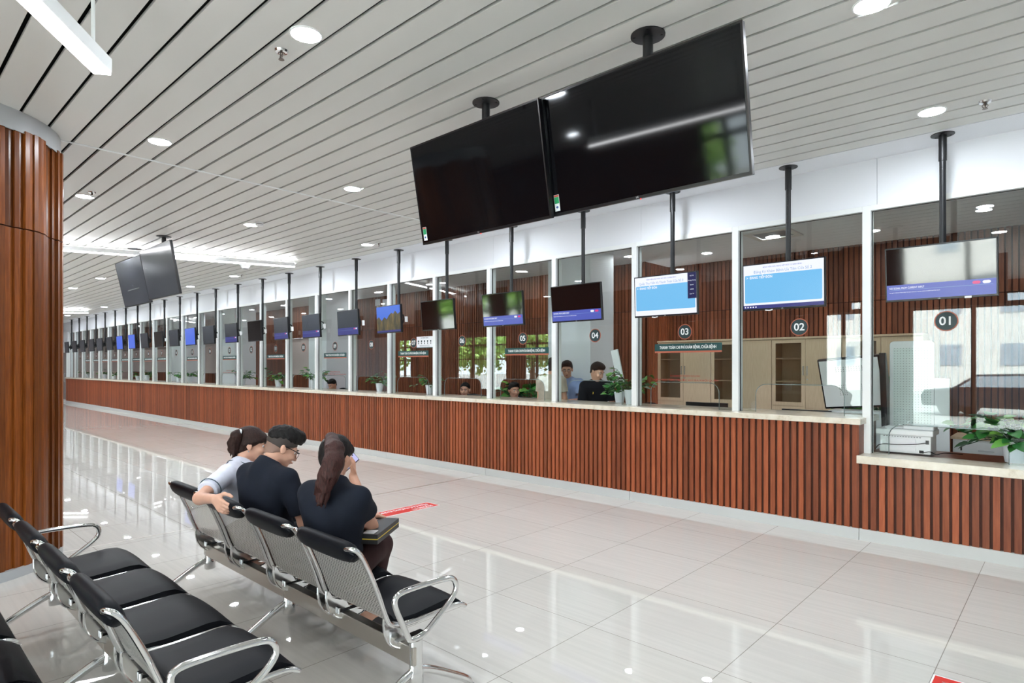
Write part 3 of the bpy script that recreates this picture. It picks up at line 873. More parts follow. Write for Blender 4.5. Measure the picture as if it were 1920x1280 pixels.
        text('title', 'Đăng Ký Khám Bệnh Ưu Tiên Cửa Số 2' if n == 2 else 'Quầy Thu Tiền Và Thanh Toán Cửa Số 0', 0.036, M['em_text_grey'], hs, (0.0 if n == 2 else -0.045, yt, H2 - 0.072), width=0.54)
        text('status', '▸  ĐANG TIẾP ĐÓN' if False else '>  ĐANG TIẾP ĐÓN', 0.034, M['em_white'], hs, (-W2 + 0.03, yt, H2 - 0.125), align='LEFT', width=0.25, bold=0.0008)
        if n == 2:
            panel('task_bar', -W2, W2, -H2, -H2 + 0.034, M['em_navy'], Y - 0.0006)
            for q in range(5): panel('task_icon', -W2 + 0.012 + q * 0.026, -W2 + 0.024 + q * 0.026, -H2 + 0.01, -H2 + 0.022, M['em_white'], Y - 0.0012)
        else:
            panel('side_menu', W2 - 0.098, W2, -0.06, H2, M['em_menu'], Y - 0.0014)
            for q, s in enumerate(('LG TV', 'Energy Saving', 'Sound', 'HDMI', 'Live TV')):
                text('menu_item', s, 0.016, M['em_white'], hs, (W2 - 0.049, Y - 0.003, H2 - 0.035 - q * 0.048))
    if kind == 'picture':
        panel('picture_sky', -W2, W2, -0.02, H2, M['em_sky'])
        pts = [(-W2, -H2), (-W2, 0.02), (-0.3, 0.05), (-0.22, -0.02), (-0.12, 0.04), (-0.05, 0.0), (0.02, 0.06), (0.1, 0.1), (0.16, 0.08), (0.22, 0.13), (0.3, 0.07), (W2, 0.1), (W2, -H2)]
        obj('picture_rocks', MB().prism(pts, Y - 0.0014, Y - 0.0006, lambda a, b, c: (a, c, b)), M['em_rocks'], hs)
        panel('task_bar', -W2, W2, -H2, -H2 + 0.03, M['em_navy'], Y - 0.0016)
    if kind == 'blue':
        panel('picture', -W2, W2, -H2, H2, M['em_blue'])
    if n <= 8:
        lg_badge(hs, 0.0, -0.001, -H2 - 0.0095, 0.014)
        if n == 1: obj('paper_tag', MB().box(0.17, 0.215, -0.002, 0, -H2 - 0.02, -H2 - 0.004), M['paper'], hs)
    if n in (2, 3): obj('white_cable', MB().tube([(-0.16, 0.0, -H2 - 0.02), (-0.12, -0.004, -H2 - 0.025), (-0.09, 0.0, -H2 - 0.018)], 0.006, 8), M['white_plastic'], hs, 40)
    if n in (7, 8, 9, 10, 11, 12, 13, 14, 15, 16):
        obj('plug_box', MB().box(W2 + 0.03, W2 + 0.06, 0.06, 0.1, -0.07, 0.02), M['white_plastic'], hs, bevel=0.003)
for n in range(1, 26): monitor(n)

# ---------------------------------------------------------------- big televisions in pairs
def big_tv(px, cx, yt, zt, zb, label, kind='off', tilt=10.0):
    t = thing('hanging_television', label, 'television', (px, 3.165, CEIL), 0, 'large televisions hung from the ceiling')
    pl = MB().lathe([(0.1, 0), (0.1, -0.007), (0.04, -0.014)], 28)
    for k in range(4):
        a = k * PI / 2 + 0.5; pl.lathe([(0.008, -0.008), (0.008, -0.013)], 8, c=(0.078 * math.cos(a), 0.078 * math.sin(a), 0))
    obj('ceiling_plate', pl, M['black_metal'], t, 40)
    obj('pole', MB().lathe([(0.03, -0.006), (0.03, -0.62)], 16), M['black_metal'], t, 40)
    H = 0.76; W = 1.32
    ym = yt + 0.5 * H * math.sin(math.radians(tilt)); zm = (zt + zb) / 2
    obj('bracket', MB().box(-0.3, 0.3, ym - 3.165 + 0.02, ym - 3.165 + 0.06, zm - CEIL - 0.12, zm - CEIL + 0.12), M['black_metal'], t)
    h = MB().box(-W / 2, W / 2, 0, 0.035, -H / 2, H / 2).box(-0.45, 0.45, 0.035, 0.075, -0.3, 0.12)
    hs = obj('housing', h, M['black_plastic'], t, bevel=0.004, loc=(cx - px, ym - 3.165, zm - CEIL), rot=(math.radians(tilt), 0, 0))
    obj('screen', MB().box(-W / 2 + 0.012, W / 2 - 0.012, -0.002, 0.005, -H / 2 + 0.018, H / 2 - 0.012), M['screen_tv'] if kind == 'off' else M['screen_far'], hs)
    bz = MB()
    for a, b, c, d in ((-W / 2, W / 2, H / 2 - 0.006, H / 2 + 0.001), (-W / 2, W / 2, -H / 2 - 0.001, -H / 2 + 0.004), (-W / 2 - 0.001, -W / 2 + 0.004, -H / 2, H / 2), (W / 2 - 0.004, W / 2 + 0.001, -H / 2, H / 2)):
        bz.box(a, b, -0.003, 0.006, c, d)
    obj('bezel_edge', bz, M['bezel'], hs)
    if kind == 'off':
        lb = obj('energy_label', MB().box(-W / 2 + 0.022, -W / 2 + 0.062, -0.0036, -0.002, -H / 2 + 0.03, -H / 2 + 0.135), M['label_white'], hs)
        x0 = -W / 2 + 0.022
        obj('label_block', MB().box(x0 + 0.002, x0 + 0.038, -0.0042, -0.0036, -H / 2 + 0.078, -H / 2 + 0.12), M['label_green'], lb)
        obj('label_block', MB().box(x0 + 0.002, x0 + 0.038, -0.0042, -0.0036, -H / 2 + 0.121, -H / 2 + 0.133), M['label_red'], lb)
        obj('label_block', MB().prism([(x0 + 0.008, -H / 2 + 0.055), (x0 + 0.02, -H / 2 + 0.064), (x0 + 0.032, -H / 2 + 0.055), (x0 + 0.02, -H / 2 + 0.046)], -0.0042, -0.0036, lambda a, b, c: (a, c, b)), M['label_blue'], lb)
        lg_badge(hs, -0.02, -0.004, -H / 2 + 0.0095, 0.014)
        obj('standby_lamp', MB().sphere((-0.0, 0.0, -H / 2 - 0.004), 0.004, 8, 6), M['em_red'], hs)
    elif kind == 'far':
        pass
    return t
big_tv(-1.839, -1.888, 3.035, 3.345, 2.59, 'largest black television hanging at the right of the near pair')
big_tv(-3.186, -3.19, 2.985, 3.325, 2.57, 'black television hanging at the left of the near pair')
big_tv(-10.03, -10.03, 3.03, 3.39, 2.62, 'far hanging television at the right of the far pair', 'far', 10)
big_tv(-11.43, -11.43, 3.05, 3.36, 2.60, 'far hanging television at the left of the far pair', 'far', 12)

# ---------------------------------------------------------------- stickers on the glass
def disc(m, r, y0, y1, n=40): return m.prism([(r * math.cos(2 * PI * q / n), r * math.sin(2 * PI * q / n)) for q in range(n)], y0, y1, lambda a, b, c: (a, c, b))
for n in range(1, 26):
    cx = (mull(n) + 0.07 + mull(n - 1)) / 2
    gx = {1: -0.829, 6: -7.09}.get(n, -2.052 - 1.252 * (n - 2))
    if n == 6: gx = -7.09
    t = thing('number_sticker', 'round dark window sticker with the white number %02d' % n, 'number sign', (gx, 6.515, 1.995), 0, 'round number stickers on the counter glass')
    obj('rim', disc(MB(), 0.088, -0.0015, 0.0), M['terracotta'], t)
    obj('disc', disc(MB(), 0.079, -0.0025, -0.0015), M['number_dark'], t)
    text('number', '%02d' % n, 0.104, M['sign_white'], t, (0, -0.003, -0.002), bold=0.002)
    if n in (3, 5, 7, 9, 11, 13, 15, 17, 18, 19, 20, 21, 22, 23, 24):
        sx = {3: -3.276, 5: -5.744, 7: -8.33}.get(n, gx)
        t = thing('window_banner', 'dark green payment banner below the number %02d sticker' % n, 'sign', (sx, 6.515, 1.808), 0, 'green banners on the counter glass')
        obj('plate', MB().box(-0.415, 0.415, -0.002, 0, -0.033, 0.053), M['sign_green'], t)
        obj('stripe', MB().box(-0.415, 0.415, -0.002, 0, -0.053, -0.033), M['terracotta'], t)
        text('lettering', 'THANH TOÁN CHI PHÍ KHÁM BỆNH, CHỮA BỆNH', 0.05, M['sign_white'], t, (0, -0.0025, 0.008), width=0.70, bold=0.0008)
    if n in (3, 9, 13):
        t = thing('red_notice', 'two lines of red lettering on the glass of window %02d' % n, 'sign', (gx, 6.515, 1.46), 0, 'red lettering on the counter glass')
        text('line', 'ĐỀ NGHỊ QUÝ KHÁCH VUI LÒNG', 0.026, M['red_letter'], t, (0.0, -0.001, 0.024), width=0.37)
        text('line', 'KIỂM TRA TIỀN TRƯỚC KHI RA KHỎI QUẦY', 0.026, M['red_letter'], t, (0.0, -0.001, -0.024), width=0.80)
t = thing('paper_notice', 'white notice with small pictograms on window 07', 'sign', (-8.013, 6.513, 2.0))
obj('sheet', MB().box(-0.213, 0.213, -0.002, 0, -0.097, 0.097), M['paper'], t)
obj('bottom_band', MB().box(-0.213, 0.213, -0.0028, -0.002, -0.097, -0.085), M['sign_green'], t)
text('heading', 'QUY ĐỊNH CHUNG', 0.022, M['number_dark'], t, (0, -0.003, 0.072))
for k in range(5):
    x = -0.16 + 0.08 * k
    obj('pictogram', disc(MB(), 0.016, -0.0032, -0.002, 14), M['number_dark'], t, loc=(x, 0, 0.018))
    obj('pictogram', MB().box(x - 0.012, x + 0.012, -0.003, -0.002, -0.03, -0.006), M['grey_plastic'], t)
for k in range(2): obj('text_line', MB().box(-0.13, 0.13, -0.003, -0.002, -0.055 - 0.016 * k, -0.05 - 0.016 * k), M['grey_plastic'], t)

# floor stickers
def floor_sticker(x0, x1, y0, y1, label):
    t = thing('floor_sticker', label, 'floor sticker', (x1, y1, 0.0), 0)
    w = x1 - x0
    obj('strip', MB().box(-w, 0, y0 - y1, 0, 0.0005, 0.0015), M['red_floor'], t)
    obj('border', MB().box(-w - 0.008, -w, y0 - y1 - 0.008, 0.008, 0.0005, 0.0014).box(0, 0.008, y0 - y1 - 0.008, 0.008, 0.0005, 0.0014).box(-w, 0, 0, 0.008, 0.0005, 0.0014), M['sign_white'], t)
    R3 = (0, 0, -PI / 2)
    text('lettering', 'HƯỚNG ĐI', 0.075, M['sign_white'], t, (-0.055, -0.06, 0.002), R3, 'LEFT', width=0.27, bold=0.001)
    text('lettering', 'ĐẾN CÁC PHÒNG KHÁM  >', 0.075, M['sign_white'], t, (-0.15, -0.05, 0.002), R3, 'LEFT', width=0.72, bold=0.001)
floor_sticker(-5.58, -5.37, 3.45, 4.573, 'red floor sticker with white directions beside the seated woman')
floor_sticker(-0.53, -0.32, 2.7, 3.80, 'red floor sticker at the bottom right corner')

# ---------------------------------------------------------------- waiting benches
BO = (-3.41, 1.76, 0.0)
def bl(p): return (p[0] - BO[0], p[1] - BO[1], p[2])
SEATS = (-4.285, -3.70, -3.125, -2.55)
def smooth_path(P, it=2):
    P = [Vector(p) for p in P]
    for _ in range(it):
        Q = [P[0]]
        for a, b in zip(P[:-1], P[1:]): Q += [a * 0.75 + b * 0.25, a * 0.25 + b * 0.75]
        Q.append(P[-1]); P = Q
    return P
SIDE = [(1.486, .796), (1.512, .762), (1.551, .683), (1.597, .575), (1.632, .475), (1.655, .425), (1.70, .402), (1.817, .396), (1.95, .402), (2.05, .404), (2.10, .394), (2.124, .376)]
def make_bench():
    t = thing('waiting_bench', 'x', 'bench', BO, 0, 'steel waiting benches')
    for cx in SEATS:
        f = MB()
        for s in (-1, 1):
            x = cx + s * 0.262
            f.tube(smooth_path([bl((cx + s * .17, 1.478, .792)), bl((cx + s * .215, 1.462, .800)), bl((cx + s * .25, 1.466, .806))] + [bl((x, y, z)) for y, z in SIDE]), 0.0115, 10)
        f.tube([bl((cx - 0.262, 2.118, .38)), bl((cx + 0.262, 2.118, .38))], 0.009, 10)
        obj('seat_frame', f, M['chrome'], t, 60)
        p = MB()
        prof = [(1.516, .765), (1.556, .683), (1.602, .575), (1.637, .478), (1.660, .430), (1.70, .408)]
        pp = smooth_path([(0, y, z) for y, z in prof], 2)
        L = 0; vs = []; us = []
        for i, q in enumerate(pp):
            if i: L += (q - pp[i - 1]).length
            for s, u in ((-0.248, 0), (0.248, 0.496)):
                vs.append(bl((cx + s, q.y + 0.004, q.z))); us.append((u, L))
        fs = [(2 * i, 2 * i + 1, 2 * i + 3, 2 * i + 2) for i in range(len(pp) - 1)]
        p.add(vs, fs, 0.5, [[us[k] for k in fc] for fc in fs])
        o = link('backrest_panel', p.mesh('backrest_panel', 60), M['perforated'], t)
        # top pad
        m = MB(); n = 20; K = 14
        for i in range(K + 1):
            s = -1 + 2 * i / K
            e = (1 - abs(s) ** 8) ** 0.5 if abs(s) < 1 else 0.0
            e = max(e, 0.12)
            for k in range(n):
                a = 2 * PI * k / n
                ca, sa = math.cos(a), math.sin(a)
                dy = 0.030 * math.copysign(abs(ca) ** 0.8, ca) * (0.5 + 0.5 * e); dz = 0.047 * math.copysign(abs(sa) ** 0.8, sa) * e
                # lean along the backrest
                yy = 1.492 + dy - dz * 0.5; zz = 0.778 + dz + dy * 0.35 - 0.008 * (1 - s * s) * (1 if sa < 0 else 0)
                m.v.append(bl((cx + s * 0.251, yy, zz)))
        for i in range(K):
            for k in range(n):
                k2 = (k + 1) % n; m.f.append((i * n + k, i * n + k2, (i + 1) * n + k2, (i + 1) * n + k)); m.tone.append(.5); m.uv.append(None)
        m.f.append(tuple(range(n))); m.f.append(tuple(K * n + k for k in range(n))); m.tone += [.5, .5]; m.uv += [None, None]
        obj('head_pad', m, M['leather'], t, 50)
        # cushion
        prof = [(1.676, .462), (1.692, .440), (1.73, .433), (1.82, .430), (1.92, .437), (2.0, .444), (2.05, .440), (2.095, .416), (2.122, .388), (2.118, .380), (2.06, .40), (1.95, .405), (1.82, .402), (1.72, .410), (1.682, .43), (1.668, .458)]
        c = MB(); K = 10; n = len(prof)
        for i in range(K + 1):
            s = -1 + 2 * i / K
            dome = 0.012 * (1 - s * s)
            for q, (y, z) in enumerate(prof):
                c.v.append(bl((cx + s * 0.246, y, z + (dome if q < 8 else 0) - (0.006 if abs(s) > .99 and q < 8 else 0))))
        for i in range(K):
            for k in range(n):
                k2 = (k + 1) % n; c.f.append((i * n + k, i * n + k2, (i + 1) * n + k2, (i + 1) * n + k)); c.tone.append(.5); c.uv.append(None)
        c.f.append(tuple(range(n))); c.f.append(tuple(K * n + k for k in range(n))); c.tone += [.5, .5]; c.uv += [None, None]
        obj('seat_pad', c, M['leather'], t, 45)
        br = [(1.635, .455), (1.634, .40), (1.648, .355), (1.675, .318), (1.715, .292), (1.765, .280), (1.84, .284), (1.862, .298), (1.80, .318), (1.765, .345), (1.745, .385), (1.71, .392), (1.67, .412), (1.652, .45)]
        for s in (-1, 1):
            b = MB().prism([(y - BO[1], z) for y, z in br], cx + s * 0.247 - 0.003 - BO[0], cx + s * 0.247 + 0.003 - BO[0], lambda a, b_, h: (h, a, b_))
            b.tube(smooth_path([bl((cx + s * .247, y, z)) for y, z in br[:8]]), 0.006, 8)
            b.box(cx + s * .247 - .02 - BO[0], cx + s * .247 + .02 - BO[0], 1.70 - BO[1], 1.86 - BO[1], .322, .332)
            b.lathe([(0.008, 0), (0.008, .03)], 10, c=bl((cx + s * .247 - .012 * s, 1.70, .325)))
            obj('bracket', b, M['chrome'], t, 40)
    obj('beam', MB().box(-4.625 - BO[0], -2.20 - BO[0], 1.722 - BO[1], 1.772 - BO[1], .236, .322), M['steel'], t, bevel=0.004)
    for px in (-4.60, -3.42, -2.222):
        p = MB().lathe([(.030, .135), (.034, .14), (.034, .20), (.031, .21), (.031, .345)], 20, c=bl((px, 1.755, 0)), sx=0.8, sy=1.1)
        obj('post', p, M['chrome'], t, 40)
        for sg in (-1, 1):
            pa = [(px, 1.755 + sg * 0.02, .205), (px, 1.755 + sg * 0.09, .178), (px, 1.755 + sg * 0.26, .082), (px, 1.755 + sg * 0.325, .042), (px, 1.755 + sg * 0.345, .006)]
            l = MB().tube(smooth_path([bl(q) for q in pa]), 0.019, 12, radii=None, sx=0.8)
            lo = obj('leg', l, M['chrome'], t, 50)
            obj('foot_glide', MB().lathe([(.02, 0), (.022, .004), (.018, .014)], 14, c=bl((px, 1.755 + sg * 0.345, 0))), M['black_plastic'], lo, 40)
    loop = [(1.70, .369), (1.663, .449), (1.622, .538), (1.622, .575), (1.651, .592), (1.761, .594), (1.93, .589), (1.975, .572), (1.990, .525), (1.962, .482), (1.877, .423), (1.812, .378), (1.77, .362), (1.71, .360)]
    for px in (-2.203, -4.622):
        pts = [Vector(bl((px, y, z))) for y, z in loop]
        for _ in range(2):
            q = []
            for i in range(len(pts)):
                a, b = pts[i], pts[(i + 1) % len(pts)]
                q += [a * .75 + b * .25, a * .25 + b * .75]
            pts = q
        obj('armrest', MB().tube(pts, 0.0135, 12, closed=True), M['chrome'], t, 60)
    return t
bench = make_bench()
bench['label'] = 'front steel waiting bench with black pads carrying three seated people'
b2 = copy_tree(bench); b2.location = (BO[0], BO[1] - 0.907, 0); b2['label'] = 'empty steel waiting bench with black pads at the lower left'
b3 = copy_tree(bench); b3.location = (BO[0], BO[1] - 1.63, 0); b3['label'] = 'black seat corner of a third bench at the bottom left edge'

# ---------------------------------------------------------------- implicit surfaces for people
def V3(*a): return np.array(a, dtype=np.float32)
def frame_from(fwd, up):
    f = np.array(fwd, float); f /= np.linalg.norm(f)
    u = np.array(up, float); u -= f * u.dot(f); u /= np.linalg.norm(u)
    r = np.cross(f, u)
    return np.stack([r, f, u], axis=1)      # columns: right, forward, up
def cap(a, b, ra, rb, k=0.03, clip=None): return dict(t='c', a=np.array(a, float), b=np.array(b, float), ra=ra, rb=rb, k=k, clip=clip)
def ell(c, r, Mx=None, k=0.03, clip=None, neg=False): return dict(t='e', c=np.array(c, float), r=np.array(r, float), M=np.eye(3) if Mx is None else Mx, k=k, clip=clip, neg=neg)
def sdf_mesh(name, prims, res, cuts=(), wrinkle=None):
    lo = np.full(3, 1e9); hi = -lo
    for p in prims:
        if p.get('neg'): continue
        if p['t'] == 'c':
            r = max(p['ra'], p['rb'])
            for q in (p['a'], p['b']): lo = np.minimum(lo, q - r); hi = np.maximum(hi, q + r)
        else:
            r = max(p['r']); lo = np.minimum(lo, p['c'] - r); hi = np.maximum(hi, p['c'] + r)
    pad = 0.02 + 2 * res
    lo -= pad; hi += pad
    n = np.ceil((hi - lo) / res).astype(int) + 1
    ax = [(lo[i] + res * np.arange(n[i])).astype(np.float32) for i in range(3)]
    F = np.full(tuple(n), 0.08, np.float32)
    for p in prims:
        m = 0.05 + p['k']
        if p['t'] == 'c':
            r = max(p['ra'], p['rb']); l = np.minimum(p['a'], p['b']) - r - m; h = np.maximum(p['a'], p['b']) + r + m
        else:
            ext = np.sqrt(((p['M'] * p['r'][None, :]) ** 2).sum(1)); l = p['c'] - ext - m; h = p['c'] + ext + m
        i0 = np.clip(np.floor((l - lo) / res).astype(int), 0, n - 1); i1 = np.clip(np.ceil((h - lo) / res).astype(int) + 1, 1, n)
        X = ax[0][i0[0]:i1[0]][:, None, None]; Y = ax[1][i0[1]:i1[1]][None, :, None]; Z = ax[2][i0[2]:i1[2]][None, None, :]
        if X.size == 0 or Y.size == 0 or Z.size == 0: continue
        if p['t'] == 'c':
            a = p['a']; d = p['b'] - a; L2 = max(d.dot(d), 1e-9)
            t = np.clip(((X - a[0]) * d[0] + (Y - a[1]) * d[1] + (Z - a[2]) * d[2]) / L2, 0, 1)
            D = np.sqrt((X - a[0] - t * d[0]) ** 2 + (Y - a[1] - t * d[1]) ** 2 + (Z - a[2] - t * d[2]) ** 2) - (p['ra'] + t * (p['rb'] - p['ra']))
        else:
            c = p['c']; Mx = p['M']; r = p['r']
            q = [(X - c[0]) * Mx[0, i] + (Y - c[1]) * Mx[1, i] + (Z - c[2]) * Mx[2, i] for i in range(3)]
            k0 = np.sqrt((q[0] / r[0]) ** 2 + (q[1] / r[1]) ** 2 + (q[2] / r[2]) ** 2)
            k1 = np.sqrt((q[0] / r[0] ** 2) ** 2 + (q[1] / r[1] ** 2) ** 2 + (q[2] / r[2] ** 2) ** 2) + 1e-6
            D = k0 * (k0 - 1) / k1
        if p['clip'] is not None:
            for pt, nn in p['clip']:
                D = np.maximum(D, (X - pt[0]) * nn[0] + (Y - pt[1]) * nn[1] + (Z - pt[2]) * nn[2])
        S = F[i0[0]:i1[0], i0[1]:i1[1], i0[2]:i1[2]]
        k = p['k']
        if p.get('neg'):
            D = -D; hh = np.clip(0.5 - 0.5 * (D - S) / k, 0, 1) if False else np.clip(0.5 + 0.5 * (D - S) / k, 0, 1)
            S[...] = S + (D - S) * hh + k * hh * (1 - hh)
        else:
            hh = np.clip(0.5 + 0.5 * (S - D) / k, 0, 1)
            S[...] = S + (D - S) * hh - k * hh * (1 - hh)
    X = ax[0][:, None, None]; Y = ax[1][None, :, None]; Z = ax[2][None, None, :]
    if wrinkle:
        A, fr = wrinkle
        F += A * (np.sin(X * fr + 1.3 * np.sin(Z * fr * 0.7)) * np.sin(Z * fr * 0.8 + 1.1 * np.sin(Y * fr)) + 0.6 * np.sin(Y * fr * 1.3 + X * fr * 0.5 + Z * fr * 0.3))
    for pt, nn in cuts:
        F = np.maximum(F, (X - pt[0]) * nn[0] + (Y - pt[1]) * nn[1] + (Z - pt[2]) * nn[2])
    F[0] = F[-1] = 0.08; F[:, 0] = F[:, -1] = 0.08; F[:, :, 0] = F[:, :, -1] = 0.08
    # surface nets
    ins = F < 0
    nx, ny, nz = F.shape
    cnt = np.zeros((nx - 1, ny - 1, nz - 1), np.int8)
    for dx in (0, 1):
        for dy in (0, 1):
            for dz in (0, 1): cnt += ins[dx:nx - 1 + dx, dy:ny - 1 + dy, dz:nz - 1 + dz]
    act = (cnt > 0) & (cnt < 8)
    ci = np.argwhere(act)
    idx = np.full(act.shape, -1, np.int64); idx[act] = np.arange(len(ci))
    P = np.zeros((len(ci), 3)); W = np.zeros(len(ci))
    corners = [(a, b, c) for a in (0, 1) for b in (0, 1) for c in (0, 1)]
    val = {c: F[ci[:, 0] + c[0], ci[:, 1] + c[1], ci[:, 2] + c[2]].astype(float) for c in corners}
    for c in corners:
        for axs in range(3):
            if c[axs]: continue
            d = list(c); d[axs] = 1; d = tuple(d)
            v0, v1 = val[c], val[d]; cr = (v0 < 0) != (v1 < 0)
            t = np.where(cr, v0 / np.where(cr, v0 - v1, 1), 0)
            q = np.repeat(np.array(c, float)[None], len(ci), 0); q[:, axs] += t
            P[cr] += q[cr]; W[cr] += 1
    P = lo + (ci + P / W[:, None]) * res
    faces = []
    for axs in range(3):
        sl0 = [slice(None)] * 3; sl1 = [slice(None)] * 3
        sl0[axs] = slice(0, -1); sl1[axs] = slice(1, None)
        A, Bv = ins[tuple(sl0)], ins[tuple(sl1)]
        e = np.argwhere(A != Bv)
        o1, o2 = [(1, 2), (2, 0), (0, 1)][axs]
        ok = (e[:, o1] > 0) & (e[:, o2] > 0) & (e[:, o1] < F.shape[o1] - 1) & (e[:, o2] < F.shape[o2] - 1)
        e = e[ok]
        if not len(e): continue
        def at(s1, s2):
            q = e.copy(); q[:, o1] -= s1; q[:, o2] -= s2
            return idx[q[:, 0], q[:, 1], q[:, 2]]
        quad = np.stack([at(1, 1), at(0, 1), at(0, 0), at(1, 0)], 1)
        flip = ~A[e[:, 0], e[:, 1], e[:, 2]]
        quad[flip] = quad[flip][:, ::-1]
        faces.append(quad[(quad >= 0).all(1)])
    Q = np.concatenate(faces)
    me = bpy.data.meshes.new(name)
    me.vertices.add(len(P)); me.vertices.foreach_set('co', P.astype(np.float32).ravel())
    me.loops.add(Q.size); me.loops.foreach_set('vertex_index', Q.astype(np.int32).ravel())
    me.polygons.add(len(Q)); me.polygons.foreach_set('loop_start', np.arange(0, Q.size, 4, dtype=np.int32))
    me.polygons.foreach_set('use_smooth', np.ones(len(Q), bool))
    me.update(calc_edges=True); me.validate()
    return me

def hand_prims(w, d, nrm, side, curl=(0.5, 0.5, 0.55, 0.6), thumb=0.5, s=1.0):
    # w wrist, d finger direction, nrm palm-facing normal, side +1 when the thumb lies along cross(d, nrm)
    w = np.array(w, float); d = np.array(d, float); d /= np.linalg.norm(d)
    nrm = np.array(nrm, float); nrm -= d * nrm.dot(d); nrm /= np.linalg.norm(nrm)
    x = np.cross(d, nrm) * side
    P = []
    lens = (0.070, 0.078, 0.072, 0.056)
    for i in range(4):
        off = (0.030 - 0.020 * i)
        base = w + d * (0.085 - 0.004 * abs(i - 1)) * s + x * off * s
        P.append(cap(w + x * off * 0.5 * s + d * 0.01, base, 0.015 * s, 0.0115 * s, 0.012))
        a = base; ang = 0
        for j, fr in enumerate((0.42, 0.32, 0.26)):
            ang += curl[i] * (0.9, 1.1, 0.8)[j]
            dr = d * math.cos(ang) + nrm * math.sin(ang)
            b = a + dr * lens[i] * fr * s
            P.append(cap(a, b, (0.0098 - 0.0008 * j) * s, (0.0092 - 0.001 * j) * s, 0.003)); a = b
    tb = w + d * 0.02 * s + x * 0.028 * s
    t1 = tb + (d * 0.6 + x * 0.7 + nrm * thumb * 0.5) * 0.045 * s
    t2 = t1 + (d * 0.85 + x * 0.25 + nrm * thumb * 0.7) * 0.034 * s
    t3 = t2 + (d * 0.9 + nrm * thumb * 0.6) * 0.024 * s
    P += [cap(tb, t1, 0.014 * s, 0.012 * s, 0.012), cap(t1, t2, 0.0115 * s, 0.0105 * s, 0.004), cap(t2, t3, 0.0105 * s, 0.009 * s, 0.004)]
    return P
def head_prims(c, H, s=1.0, male=True):
    def w(x, y, z): return np.array(c) + H @ (np.array([x, y, z]) * s)
    k = 0.025 * s
    P = [ell(w(0, -0.018, 0.035), np.array([.076, .095, .083]) * s, H, k), ell(w(0, 0.03, -0.03), np.array([.060, .062, .082]) * s, H, k),
         ell(w(0, 0.052, -0.092), np.array([.034 if male else .028, .032, .026]) * s, H, k), ell(w(0, -0.01, -0.05), np.array([.056, .06, .05]) * s, H, k)]
    P.append(cap(w(0, 0.086, 0.008), w(0, 0.107, -0.032), 0.008 * s, 0.013 * s, 0.012 * s))
    P.append(ell(w(0.014, 0.094, -0.036), np.array([.010, .011, .008]) * s, H, 0.006 * s)); P.append(ell(w(-0.014, 0.094, -0.036), np.array([.010, .011, .008]) * s, H, 0.006 * s))
    P.append(ell(w(0, 0.072, 0.024), np.array([.052, .020, .012]) * s, H, 0.015 * s))
    for sx in (-1, 1):
        P.append(ell(w(sx * 0.036, 0.062, -0.030), np.array([.024, .026, .022]) * s, H, 0.015 * s))
        P.append(ell(w(sx * 0.030, 0.098, 0.004), np.array([.015, .018, .011]) * s, H, 0.008 * s, neg=True))
        e = np.array([[1, 0, 0], [0, 0.92, -0.39], [0, 0.39, 0.92]])
        P.append(ell(w(sx * 0.079, -0.008, -0.008), np.array([.011, .019, .031]) * s, H @ e, 0.006 * s))
        P.append(ell(w(sx * 0.092, -0.002, -0.006), np.array([.007, .008, .015]) * s, H @ e, 0.003 * s, neg=True))
    P.append(ell(w(0, 0.088, -0.062), np.array([.024, .012, .010]) * s, H, 0.008 * s))
    return P
def hair_cap(c, H, s=1.0, t=0.014, p0=(0, .078, .045), nn=(0, .6, -.8), extra=(), k=0.02):
    def w(x, y, z): return np.array(c) + H @ (np.array([x, y, z]) * s)
    n = H @ (np.array(nn) / np.linalg.norm(nn))
    cl = [(w(*p0), n)]
    P = [ell(w(0, -0.018, 0.035), (np.array([.076, .095, .083]) + t) * s, H, k, cl), ell(w(0, -0.03, -0.03), (np.array([.064, .066, .070]) + t * .6) * s, H, k, cl)]
    return P + list(extra)

